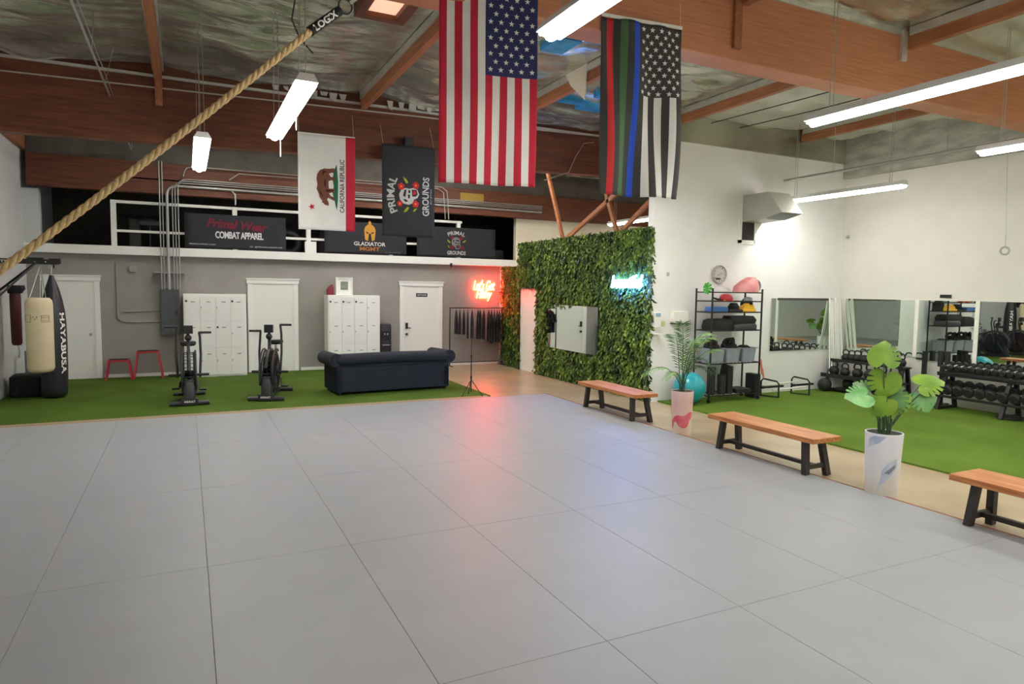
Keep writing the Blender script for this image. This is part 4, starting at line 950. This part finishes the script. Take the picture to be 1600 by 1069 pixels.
# monstera
t = thing('potted_monstera', 'potted monstera in a white planter with blue paint strokes, in front of the gym turf', 'potted plant', (6.22, 4.24, 0))
planter(t, .172, .65, painted('white_marble', [(216, 206, 188), (224, 220, 216), (230, 230, 236), (234, 234, 240)]), [
    ('painted_strokes', mat('blue_paint', (168, 188, 214), .4, rgb2=(206, 212, 224), scale=10), [[(-.05, .10), (-.01, .2), (.0, .3), (.06, .38), (.14, .42), (.15, .34), (.1, .25), (.03, .18)], [(-.16, .5), (-.14, .6), (-.08, .63), (.02, .63), (-.03, .57), (-.1, .53)]]),
    ('painted_slate_stroke', mat('slate_paint', (132, 142, 156), .4), [[(.02, .27), (.07, .26), (.13, .33), (.12, .36), (.06, .31)]])], R(-146))  # darker slate stroke belongs to the pot's painted motif
def monstera(parent, base, tip, size, nrm, updir, m, k):
    """leaf: heart outline with slits, cupped; on a curved stem"""
    base = Vector(base); tip = Vector(tip); mid = base.lerp(tip, .55) + Vector((0, 0, .06))
    P = [base.lerp(mid, s).lerp(mid.lerp(tip, s), s) for s in [q/8 for q in range(9)]]
    st = obj('stem', MB().tube(P, .006, 6), M_stem, parent)
    n = Vector(nrm).normalized(); u = Vector(updir); u = (u - n*u.dot(n)).normalized(); w = n.cross(u)
    def fn(x, y):  # x across, y along the leaf from its notch
        cup = .25*(x*x)/size + .35*max(0, y-.4*size)**2/size
        return tip + w*x + u*y - n*cup
    half = [(0, -.02), (.16, -.2), (.34, -.22), (.48, -.08), (.54, .1), (.30, .14), (.56, .2), (.55, .34), (.28, .32), (.53, .44), (.48, .56), (.24, .48), (.42, .66), (.33, .78), (.17, .64), (.22, .86), (.1, .96), (0, 1.04)]
    mb = MB()
    for s in (-1, 1):
        pts = [(s*x*size, y*size*.85) for x, y in half] + [(0, .5*size*.85)]
        poly_fine(mb, pts, fn, cut=.05)
    lf = obj('leaf', mb, m, st, smooth=True, angle=80)
    obj('leaf_midrib', MB().tube([fn(0, y*size*.85) + n*.002 for y in (0, .3, .6, .9)], .002, 4), M_mon2, lf) if False else None
# toward camera from plant is about (-.83,-.55)
cn = (-.78, -.58, .25)
for base, tip, size, nr, up_, m in [
    ((.0, 0, .62), (-.04, .02, 1.34), .27, (-.7, -.6, .3), (.05, 0, 1), M_mon), ((.0, .02, .62), (-.0, .02, 1.22), .28, (-.75, -.55, .2), (-.12, .1, -1), M_mon),
    ((.02, 0, .62), (.34, -.12, 1.12), .27, (-.5, -.5, .8), (.8, -.4, .1), M_mon), ((.03, 0, .62), (.30, -.14, 1.03), .22, (-.75, -.6, .15), (.35, -.3, -.9), M_mon2),
    ((-.02, 0, .62), (-.16, .1, 1.02), .26, (-.3, -.6, .8), (-.85, .35, -.15), M_mon2), ((-.0, -.03, .62), (.02, -.04, .95), .27, (-.8, -.5, .25), (.02, .0, 1), M_mon3),
    ((.0, -.03, .62), (-.02, -.02, .98), .24, (-.75, -.6, .2), (-.35, .3, -.6), M_mon), ((.02, .02, .62), (.07, .0, .93), .24, (-.6, -.5, .4), (.5, -.3, .2), M_mon),
    ((.0, .04, .62), (-.08, .12, 1.05), .2, (-.5, -.6, .6), (-.4, .3, .4), M_mon3)]:
    monstera(t, base, tip, size, nr, up_, m, 0)
mb = MB()
for k in range(9):
    a = 2*PI*k/9; mb.tube([(.05*math.cos(a), .05*math.sin(a), .6), (.06*math.cos(a+.3), .06*math.sin(a+.3), .75+.04*(k % 3))], .008, 6)
obj('cut_stems', mb, M_stem, t)

# ================================================================== EXERCISE BALLS
M_teal = mat('teal_vinyl', (40, 158, 172), .28, var=.05)
tag(obj('exercise_ball', MB().sphere((0, 0, .29), .285, 32, 20), M_teal, smooth=True, loc=(8.03, 9.18, .02)), 'shiny teal exercise ball behind the potted palm, right one', 'exercise ball')


# ================================================================== WHITE WALL ITEMS (gym end wall, faces -Y)
def walltext(*a): pass
t = thing('wall_clock', 'round wall clock with silver rim on the white wall above the shelf', 'clock', (9.05, YW, 2.35))
obj('rim', MB().tube(arc((0, -.03, 0), .165, 0, 2*PI, 32, (1, 0, 0), (0, 0, 1))[:-1], .014, 8, closed=True), M_galv, t, smooth=True)
obj('dial', MB().tube([(0, 0, 0), (0, -.025, 0)], .16, 32), mat('dial_grey', (206, 204, 196), .5), t)
mb = MB()
for k in range(12):
    a = PI/2 - 2*PI*(k+1)/12; put_text(mb, str(k+1), .022 if k < 9 else .034, .032, on_plane((.13*math.cos(a), -.0265, .13*math.sin(a)), (1, 0, 0), (0, 0, 1)), .01)
mb.box(-.09, .03, -.0275, -.0262, -.10, -.065)
obj('numerals', mb, M_ink := mat('clock_ink', (70, 64, 60), .6), t)
obj('hands', MB().bar((0, -.029, 0), (.08, -.029, .025), .008, .003).bar((0, -.03, 0), (-.05, -.03, -.03), .01, .003), M_black, t)
tag(obj('wall_sensor', MB().box(7.82, 7.87, YW-.02, YW, 2.29, 2.36), mat('sensor_grey', (190, 190, 186), .5), bevel=.004), 'tiny grey sensor box on the white wall near its left end', 'sensor')
t = thing('soap_dispenser', 'white and blue hand sanitizer dispenser on the corner of the white wall', 'dispenser', (7.59, YW-.0, 1.36))
obj('body', MB().box(-.07, .07, -.09, 0, 0, .28), M_trim, t, bevel=.012)
obj('window', MB().box(-.055, .055, -.096, -.088, .2, .27), mat('pale_blue_plastic', (150, 176, 206), .3), t, bevel=.004)
obj('drip_tray', MB().box(-.08, .08, -.13, 0, -.12, -.1), M_trim, t, bevel=.004)
tag(obj('towel_dispenser', MB().box(7.92, 8.26, YW-.12, YW, 1.46, 1.66).box(7.95, 8.23, YW-.11, YW-.02, 1.44, 1.46), [M_trim], bevel=.012), 'white paper towel box on the white wall left of the shelf', 'dispenser')
tag(obj('dark_underside_strip', MB().box(7.94, 8.24, YW-.13, YW, 1.425, 1.44), M_black), 'thin dark strip under the white paper towel box', 'ledge')  # black strip for the towel box's dark underside
tag(obj('wall_note', MB().box(7.74, 7.82, YW-.006, YW, 1.38, 1.48), mat('pale_green_paper', (206, 212, 168), .7)), 'small pale green note on the white wall by the dispensers', 'note')
# vent hood
t = thing('vent_hood', 'large grey sheet metal vent hood sticking out of the white wall', 'vent', (9.62, YW, 3.36))
M_hood = mat('hood_grey', (176, 176, 166), .5, metal=.2)
obj('hood', MB().prism([(0, 0), (-.55, 0.02), (-.95, .10), (-.62, .5), (0, .5)], 0, -.03, .50), M_hood, t, bevel=.005)
obj('mouth', MB().prism([(-.56, .012), (-.93, .088), (-.93, .09), (-.56, .016)], 0, .0, .47), M_panel, t)
tag(obj('wall_opening', MB().box(9.58, 9.9, YW-.012, YW, 3.02, 3.38), mat('dark_opening', (58, 52, 54), .8)), 'dark rectangular opening in the white wall below the vent hood', 'opening')
tag(obj('opening_trim', MB().box(9.5, 9.58, YW-.02, YW, 2.96, 3.4).box(9.9, 9.93, YW-.02, YW, 2.96, 3.4).box(9.5, 9.93, YW-.02, YW, 2.94, 3.02), M_trim), 'thin white frame around the dark wall opening', 'trim')

def wmirror(label, loc, rz, w, h):
    t = thing('gym_mirror', label, 'mirror', loc, rz)   # faces local -Y
    obj('glass', MB().box(-w/2, w/2, -.012, -.004, 0, h), M_mirror, t)
    obj('backing', MB().box(-w/2-.004, w/2+.004, -.004, .0, -.004, h+.004), M_trim, t)
    return t
t = wmirror('gym mirror on the white end wall, reflecting the potted plant', (11.3, YW-.012, .86), 0, 1.72, 1.05)
obj('reflection_strip', MB().box(-.7, .87, -.018, -.011, 1.015, 1.06).box(.845, .875, -.018, -.011, .2, 1.06), mat('reflection_dark', (70, 70, 62), .5), t)  # dark strips laid on in place of a reflection along the glass edges
wmirror('gym mirror on the right wall behind the kettlebells', (XR-.008, 8.75, .84), -PI/2, 1.48, 1.08)
wmirror('gym mirror on the right wall reflecting the shelf, middle one', (XR-.008, 7.43, .80), -PI/2, 1.0, 1.12)
wmirror('gym mirror on the right wall above the dumbbells, nearest the photo edge', (XR-.008, 5.85, .74), -PI/2, 2.0, 1.18)
for y, z0, lb in [(7.965, .84, 'white strip between the kettlebell mirror and the middle mirror'), (6.89, .74, 'white strip between the middle mirror and the dumbbell mirror')]:
    tag(obj('mirror_trim', MB().box(XR-.03, XR, y-.035, y+.035, z0, 1.93), M_trim, bevel=.003), lb, 'trim')
tag(obj('wall_sign', MB().box(XR-.015, XR, 7.36, 7.56, 1.97, 2.03), M_black), 'small black plate on the right wall above the middle mirror', 'sign')
tag(obj('security_camera', MB().sphere((XR-.06, 9.5, 3.2), .035).tube([(XR-.0, 9.52, 3.24), (XR-.06, 9.5, 3.22)], .015), M_galv), 'small camera high on the right wall near its corner', 'camera')
# pvc poles leaning in the corner
rq = random.Random(2)
for k in range(9):
    a = (11.98 + .04*k, 9.42 - .035*(k % 3), .024); b = (12.08 + .04*k, 9.61, 1.94 - .03*(k % 4))
    o = obj('pvc_pole', MB().tube([a, b], .016, 8), M_trim, smooth=True)
    tag(o, f'white pole leaning in the gym corner, {ordw[k]} from the left of the bundle', 'pole', 'white poles in the corner')

# ================================================================== SHELF
SX0, SX1, SY0, SY1 = 8.40, 9.60, 9.08, 9.50
t = thing('wire_shelf', 'black wheeled wire shelving unit against the white wall', 'shelf', (9.0, 9.29, .022))
fr = MB()
for x in (-.6, .6):
    for y in (-.21, .21): obj('post', MB().cyl((x, y), .017, .05, 2.06, 8), M_black, t)
    for y in (-.21, .21): obj('caster', MB().tube([(x-.015, y, .035), (x+.015, y, .035)], .034, 14), M_rubber, t, smooth=True)
def wires(z): 
    m = MB()
    for y in (-.21, .21): m.bar((-.6, y, z), (.6, y, z), .016, .02)
    for x in (-.6, .6): m.bar((x, -.21, z), (x, .21, z), .016, .02)
    for k in range(1, 14): m.bar((-.6+1.2*k/14, -.21, z), (-.6+1.2*k/14, .21, z), .005)
    return m
for z in (1.99, 1.83, 1.63, 1.30, .70, .12): obj('wire_tier', wires(z), M_black, t)
def T(name, mb, m, label, cat, **k): return tag(obj(name, mb, m, **k), label, cat)
Zt = lambda z: z + .022 + .011
M_yel = mat('yellow_foam', (240, 186, 40), .5); M_bluef = mat('blue_foam', (64, 112, 176), .6); M_pink = mat('pink_bag', (226, 160, 158), .5, rgb2=(206, 120, 122), scale=5, bump=.4, bscale=9)
M_bin = mat('clear_grey_plastic', (150, 156, 168), .3, var=.1, scale=6)
T('plastic_bag', MB().loft([(Zt(1.99), .26, .17, 9.38, 9.28), (Zt(2.1), .25, .17, 9.40, 9.28), (Zt(2.2), .17, .12, 9.46, 9.28), (Zt(2.27), .08, .07, 9.5, 9.28)], 24, 2.6), M_pink, 'pink plastic bag on top of the wire shelf', 'bag', smooth=True)
T('clear_roll', MB().tube(arc((9.58, 9.22, Zt(2.11)), .1, 0, 2*PI, 20, (1, 0, 0), (0, 0, 1))[:-1], .02, 8, closed=True), M_bin, 'clear ring beside the pink bag on top of the shelf', 'ring', smooth=True)
mb = MB()
for k in range(9):
    a = 2*PI*k/9; mb.add([(0, 0, 0), (.10*math.cos(a-.28), .0-.02, .10*math.sin(a-.28)), (.115*math.cos(a), -.04, .115*math.sin(a)), (.10*math.cos(a+.28), -.02, .10*math.sin(a+.28)), (0, .02, 0)], [(0, 1, 2), (0, 2, 3), (4, 2, 1), (4, 3, 2)])
T('green_pompom', mb, mat('bright_green', (80, 186, 66), .6), 'bright green fan-shaped pompom on the upper left corner of the shelf', 'pompom', loc=(8.36, 9.2, 2.08))
T('knit_hat', MB().loft([(Zt(1.83), .13, .1, 8.83, 9.2), (Zt(1.86), .14, .11, 8.83, 9.2), (Zt(1.92), .11, .09, 8.83, 9.2), (Zt(1.95), .05, .05, 8.83, 9.2)], 20), mat('cap_red', (190, 44, 58), .6), 'red rounded hat on the second tier of the shelf', 'hat', smooth=True)
T('grip_trainer', MB().tube([(8.46, 9.15, Zt(1.84)), (8.52, 9.2, Zt(1.88)), (8.6, 9.15, Zt(1.85)), (8.7, 9.2, Zt(1.86))], .018, 8), M_rubber, 'tangled black straps at the left of the second shelf tier', 'straps')
T('yellow_mat', MB().box(8.72, 8.95, 9.12, 9.3, Zt(1.83), Zt(1.845)), M_yel, 'thin yellow item under the red cap', 'mat')
T('clear_bottle', MB().loft([(Zt(1.83), .09, .05, 9.42, 9.25), (Zt(1.88), .09, .05, 9.42, 9.25), (Zt(1.9), .04, .03, 9.42, 9.25)], 14, 3), M_bin, 'pale clear box at the right of the second shelf tier', 'box')
T('foam_block', MB().box(8.44, 8.82, 9.12, 9.32, Zt(1.63), Zt(1.72)), M_bluef, 'flat blue foam block on the third shelf tier', 'block', bevel=.012)
T('black_bar', MB().box(8.84, 9.18, 9.12, 9.3, Zt(1.63), Zt(1.67)), M_rubber, 'flat black pad between the blue block and yellow item', 'pad', bevel=.008)
T('round_hat', MB().loft([(Zt(1.67), .1, .09, 9.04, 9.22), (Zt(1.72), .11, .1, 9.04, 9.22), (Zt(1.79), .06, .06, 9.04, 9.22)], 18), M_blackm, 'round black hat on the third shelf tier', 'hat', smooth=True)
yp = MB().box(9.18, 9.5, 9.12, 9.28, Zt(1.63), Zt(1.68)).prism([(9.2, Zt(1.67)), (9.5, Zt(1.67)), (9.46, Zt(1.76)), (9.40, Zt(1.72)), (9.34, Zt(1.79)), (9.3, Zt(1.76)), (9.24, Zt(1.74))], 1, 9.14, 9.26)
T('yellow_tool', yp, M_yel, 'bright yellow bundle on the third shelf tier', 'bundle', bevel=.01)
T('grey_backpack', MB().loft([(Zt(1.63), .09, .12, 9.5, 9.36), (Zt(1.8), .09, .11, 9.5, 9.36), (Zt(1.87), .05, .06, 9.5, 9.36)], 18, 3), M_blackm, 'dark pouch behind the yellow bundle', 'bag', smooth=True)
T('gear_bag', MB().loft([(Zt(1.30), .28, .17, 8.72, 9.27), (Zt(1.36), .29, .18, 8.72, 9.27), (Zt(1.47), .27, .15, 8.72, 9.27), (Zt(1.5), .2, .1, 8.72, 9.27)], 24, 4), M_blackm, 'big black gear bag lying on the left of the fourth shelf tier', 'bag', smooth=True)
T('kick_shield', MB().loft([(Zt(1.30), .29, .17, 9.28, 9.27), (Zt(1.37), .29, .18, 9.28, 9.27), (Zt(1.41), .27, .16, 9.28, 9.27)], 24, 5), mat('charcoal_vinyl', (56, 56, 60), .4), 'flat charcoal pad at the right of the fourth shelf tier', 'pad', smooth=True)
T('kick_shield', MB().loft([(Zt(1.415), .32, .16, 9.24, 9.27), (Zt(1.48), .34, .17, 9.24, 9.27), (Zt(1.55), .3, .14, 9.22, 9.27)], 24, 4), M_blackm, 'black pad stacked on the charcoal pad on the fourth shelf tier', 'pad', smooth=True)
for k, (x, lb) in enumerate([(8.62, 'left'), (9.0, 'middle'), (9.39, 'right')]):
    b = thing('storage_bin', f'{lb} grey plastic bin on the fifth shelf tier', 'bin', (x, 9.28, Zt(.70)))
    obj('tub', MB().loft([(0, .15, .16, 0, 0), (.26, .175, .18, 0, 0), (.26, .165, .17, 0, 0), (.2, .155, .165, 0, 0)], 24, 6), M_bin, b, smooth=True)
    obj('rim', MB().tube([Vector((px*.178, py*.183, .26)) for px, py in ((-1, -1), (1, -1), (1, 1), (-1, 1))], .008, 6, closed=True), M_bin, b)
for k, (x, n, lb) in enumerate([(8.60, 3, 'left'), (9.02, 3, 'middle')]):
    mb = MB()
    for q in range(n):
        mb.tube(arc((x-.09+q*.09, 9.2+.04*q, Zt(1.04)), .085, 0, 2*PI, 16, (.8, .6*(q-1), 0), (0, 0, 1))[:-1], .03, 8, closed=True)
    mb.loft([(Zt(.93), .15, .15, x, 9.28), (Zt(1.02), .14, .14, x, 9.28), (Zt(1.06), .08, .08, x, 9.28)], 16)
    T('boxing_gear', mb, M_blackm, f'black gloves and straps heaped in the {lb} bin', 'gloves', smooth=True)
T('boxing_gear', MB().loft([(Zt(.85), .13, .14, 9.39, 9.28), (Zt(.97), .12, .12, 9.39, 9.28), (Zt(1.0), .07, .07, 9.39, 9.28)], 16), M_blackm, 'dark gear in the right bin', 'gear', smooth=True)
for x, h, r, z, lb in [(8.55, .50, .075, .14, 'tall left'), (8.80, .36, .08, .14, 'short middle'), (8.98, .50, .07, .14, 'tall right')]:
    f = thing('foam_roller', f'{lb} black foam roller standing on the lowest shelf tier', 'foam roller', (x, 9.2, Zt(.12)))
    obj('roller', MB().loft([(0, r, r, 0, 0), (h, r, r, 0, 0), (h, r*.5, r*.5, 0, 0), (h-.05, r*.45, r*.45, 0, 0)], 20), M_rubber, f, smooth=True)
T('black_board', MB().bar((9.02, 9.4, Zt(.12)), (9.14, 9.42, Zt(.62)), .26, .03, up=(0, 1, 0)), M_rubber, 'black board leaning behind the foam rollers', 'board')
T('low_step', MB().box(9.1, 9.46, 9.12, 9.44, Zt(.12), Zt(.2)), M_rubber, 'low black block on the lowest shelf tier', 'block', bevel=.01)
T('black_crate', MB().box(9.64, 9.78, 9.2, 9.45, .022, .48), M_rubber, 'upright black block on the turf right of the shelf', 'block', bevel=.01)
T('resistance_band', MB().tube([(9.60, 9.05, .78), (9.62, 9.03, .62), (9.64, 9.03, .5), (9.61, 9.02, .5), (9.59, 9.03, .66), (9.6, 9.05, .78)], .012, 6).tube([(9.63, 9.03, .6), (9.66, 9.02, .44)], .016, 6), mat('salmon_band', (206, 120, 96), .6), 'salmon resistance band hanging from the right shelf post', 'band')

# parallettes / low bars
for x, lb in [(10.05, 'left'), (10.88, 'right')]:
    p = thing('low_bar_stand', f'{lb} low black tubular bar stand on the gym turf', 'bar stand', (x, 9.22, .022), R(22))
    obj('frame', MB().tube([(0, -.17, .0), (0, -.17, .26), (0, -.13, .31), (0, .13, .34), (0, .17, .29), (0, .17, 0)], .017, 8).tube([(0, -.17, .012), (0, .17, .012)], .014, 8), M_black, p, smooth=True)
    obj('pad_bar', MB().bar((-.24, .06, .2), (.28, -.15, .2), .045, .04).tube([(-.26, .068, .2), (-.19, .04, .2)], .03, 8), M_black, p, bevel=.006)
T('white_bar', MB().tube([(10.0, 9.3, .24), (11.0, 9.36, .26)], .014, 8).tube([(10.0, 9.1, .17), (11.0, 9.16, .18)], .014, 8), M_trim, 'pair of thin white bars lying across the two low bar stands', 'bar')
T('medicine_ball', MB().sphere((11.75, 9.36, .022+.135), .135, 24, 16), M_rubber, 'black medicine ball on the turf beside the kettlebell rack', 'medicine ball', smooth=True)

# ================================================================== KETTLEBELL RACK (runs along Y, faces -X)
KX = 12.12
t = thing('kettlebell_rack', 'black two-tier kettlebell rack in front of the right wall mirror', 'rack', (KX, 8.7, .022))
for y in (-.75, .78):
    obj('upright', MB().bar((-.2, y, .0), (-.02, y, .62), .05, .07, up=(0, 1, 0)).bar((.22, y, 0), (.1, y, .62), .05, .07, up=(0, 1, 0)).bar((-.22, y, .03), (.24, y, .03), .06, .05), M_black, t, bevel=.004)
obj('upper_shelf', MB().box(-.08, .16, -.8, .82, .60, .63).box(-.1, -.08, -.8, .82, .6, .66), M_black, t, bevel=.004)
obj('lower_shelf', MB().box(-.24, .12, -.8, .86, .30, .33).box(-.26, -.24, -.8, .86, .28, .36), M_black, t, bevel=.004)
obj('base_shelf', MB().box(-.24, .2, -.8, .84, .03, .06), M_black, t, bevel=.004)
_kb = {}
def kettlebell(label, loc, s, group):
    key = 'kb'
    if key not in _kb:
        k = thing('kettlebell', label, 'kettlebell', loc, 0, group)
        obj('ball', MB().loft([(0, .045, .045, 0, 0), (.008, .07, .07, 0, 0), (.04, .095, .095, 0, 0), (.085, .105, .105, 0, 0), (.13, .092, .092, 0, 0), (.165, .055, .055, 0, 0), (.18, .03, .03, 0, 0)], 20), M_rubber, k, smooth=True)
        obj('handle', MB().tube([(0, -.06, .145), (0, -.085, .2), (0, -.07, .255), (0, -.03, .275), (0, .03, .275), (0, .07, .255), (0, .085, .2), (0, .06, .145)], .0165, 9), M_black, k, smooth=True)
        _kb[key] = k
    else: k = dup(_kb[key], loc, 0, label, group)
    k.scale = (s, s, s); return k
ups = [(9.22, .8), (9.08, .78), (8.95, .82), (8.80, .86), (8.62, .84), (8.46, .84), (8.24, .84), (8.04, .9)]
for i, (y, s) in enumerate(ups):
    kettlebell(f'black kettlebell on the upper rack shelf, {ordw[i]} from the left', (KX+.04, y, .652+.0), s, 'kettlebells on the upper shelf')
lws = [(9.40, .98), (9.14, .9), (8.86, .98), (8.58, 1.1), (8.34, 1.05), (8.08, 1.05)]
for i, (y, s) in enumerate(lws):
    kettlebell(f'black kettlebell on the lower rack shelf, {ordw[i]} from the left', (KX-.06, y, .352), s, 'kettlebells on the lower shelf')
for i, (y, r_) in enumerate([(9.08, .115), (8.74, .115), (8.46, .12), (8.18, .12)]):
    T('slam_ball', MB().sphere((KX-.02, y, .082 + r_), r_, 22, 14), M_rubber, f'black slam ball on the base of the kettlebell rack, {ordw[i]} from the left', 'slam ball', smooth=True)
T('spray_bottle', MB().loft([(.082, .035, .03, KX-.2, 8.58), (.2, .035, .03, KX-.2, 8.58), (.24, .012, .012, KX-.2, 8.58), (.3, .012, .03, KX-.2, 8.58)], 14), M_bin, 'clear spray bottle on the base of the kettlebell rack', 'bottle', smooth=True)

# barbell post
T('barbell_post', MB().box(12.28, 12.36, 7.66, 7.72, .0, .98).box(12.1, 12.36, 7.6, 7.78, .022, .06), M_black, 'dark steel post standing right of the kettlebell rack', 'post', bevel=.004)
t = thing('squat_stand', 'dark steel stand with rollers at the left end of the dumbbell rack', 'stand', (12.15, 7.26, .022))
obj('upright', MB().box(-.03, .03, -.03, .03, 0, .72), M_black, t, bevel=.004)
obj('sleeve_pads', MB().cyl((0, .04), .045, .72, 1.0, 14).cyl((.02, -.07), .045, .70, 1.0, 14), M_rubber, t, smooth=True)
obj('base', MB().box(-.3, .2, -.04, .04, 0, .05).box(-.04, .04, -.1, .3, 0, .05), M_black, t, bevel=.004)

# ================================================================== DUMBBELL RACK
t = thing('dumbbell_rack', 'long black two-tier dumbbell rack with A-shaped legs at the right edge', 'rack', (12.08, 6.3, .022))
for y in (.80, -.22, -1.1):
    obj('leg', MB().bar((-.28, y, 0), (-.05, y, .66), .06, .06, up=(0, 1, 0)).bar((.24, y, 0), (.08, y, .66), .06, .06, up=(0, 1, 0)).bar((-.28, y, .03), (.26, y, .03), .05, .05), M_black, t, bevel=.004)
obj('upper_rail', MB().bar((-.12, -1.3, .63), (-.12, .92, .63), .05, .04).bar((.14, -1.3, .69), (.14, .92, .69), .05, .04).prism([(-.15, .60), (.17, .67), (.17, .655), (-.15, .585)], 1, -1.3, .92), M_black, t, bevel=.003)
obj('lower_rail', MB().bar((-.24, -1.3, .24), (-.24, .92, .24), .05, .04).bar((.08, -1.3, .30), (.08, .92, .30), .05, .04), M_black, t, bevel=.003)
_db = {}
def dumbbell(label, loc, r, ln, group):
    key = round(r, 3)
    if key not in _db:
        k = thing('dumbbell', label, 'dumbbell', loc, 0, group)
        tl = R(13); ax = Vector((math.cos(tl), 0, math.sin(tl)))
        for s in (-1, 1):
            c0 = ax*(s*ln*.26); c1 = ax*(s*ln*.5); cm = ax*(s*ln*.3)
            obj('weight_head', MB().tube([c0, cm, ax*(s*ln*.46), c1], [r*.8, r, r, r*.78], 12), M_rubber, k)
        obj('grip', MB().tube([ax*(-ln*.27), ax*(-ln*.1), ax*(ln*.1), ax*(ln*.27)], [.013, .017, .017, .013], 10), M_chrome, k, smooth=True)
        _db[key] = k; return k
    return dup(_db[key], loc, 0, label, group)
for i in range(17):
    dumbbell(f'small black dumbbell on the upper rail, {(ordw+["tenth","eleventh","twelfth","thirteenth","fourteenth","fifteenth","sixteenth","seventeenth"])[i]} from the left', (12.09, 7.13 - i*.118, .78), .048, .30, 'dumbbells on the upper rail')
for i in range(13):
    dumbbell(f'large black dumbbell on the lower rail, {(ordw+["tenth","eleventh","twelfth","thirteenth"])[i]} from the left', (12.0, 7.14 - i*.175, .415), .086, .40, 'dumbbells on the lower rail')
T('weight_plate', MB().tube([(12.0, 6.05, .03), (12.0, 6.05, .07)], .18, 24), M_rubber, 'black weight plate lying under the dumbbell rack', 'weight plate', smooth=True)
T('black_mat_roll', MB().tube([(12.2, 7.95, .07), (12.2, 7.4, .07)], .05, 12), M_rubber, 'black roll on the turf between the racks', 'roll', smooth=True)
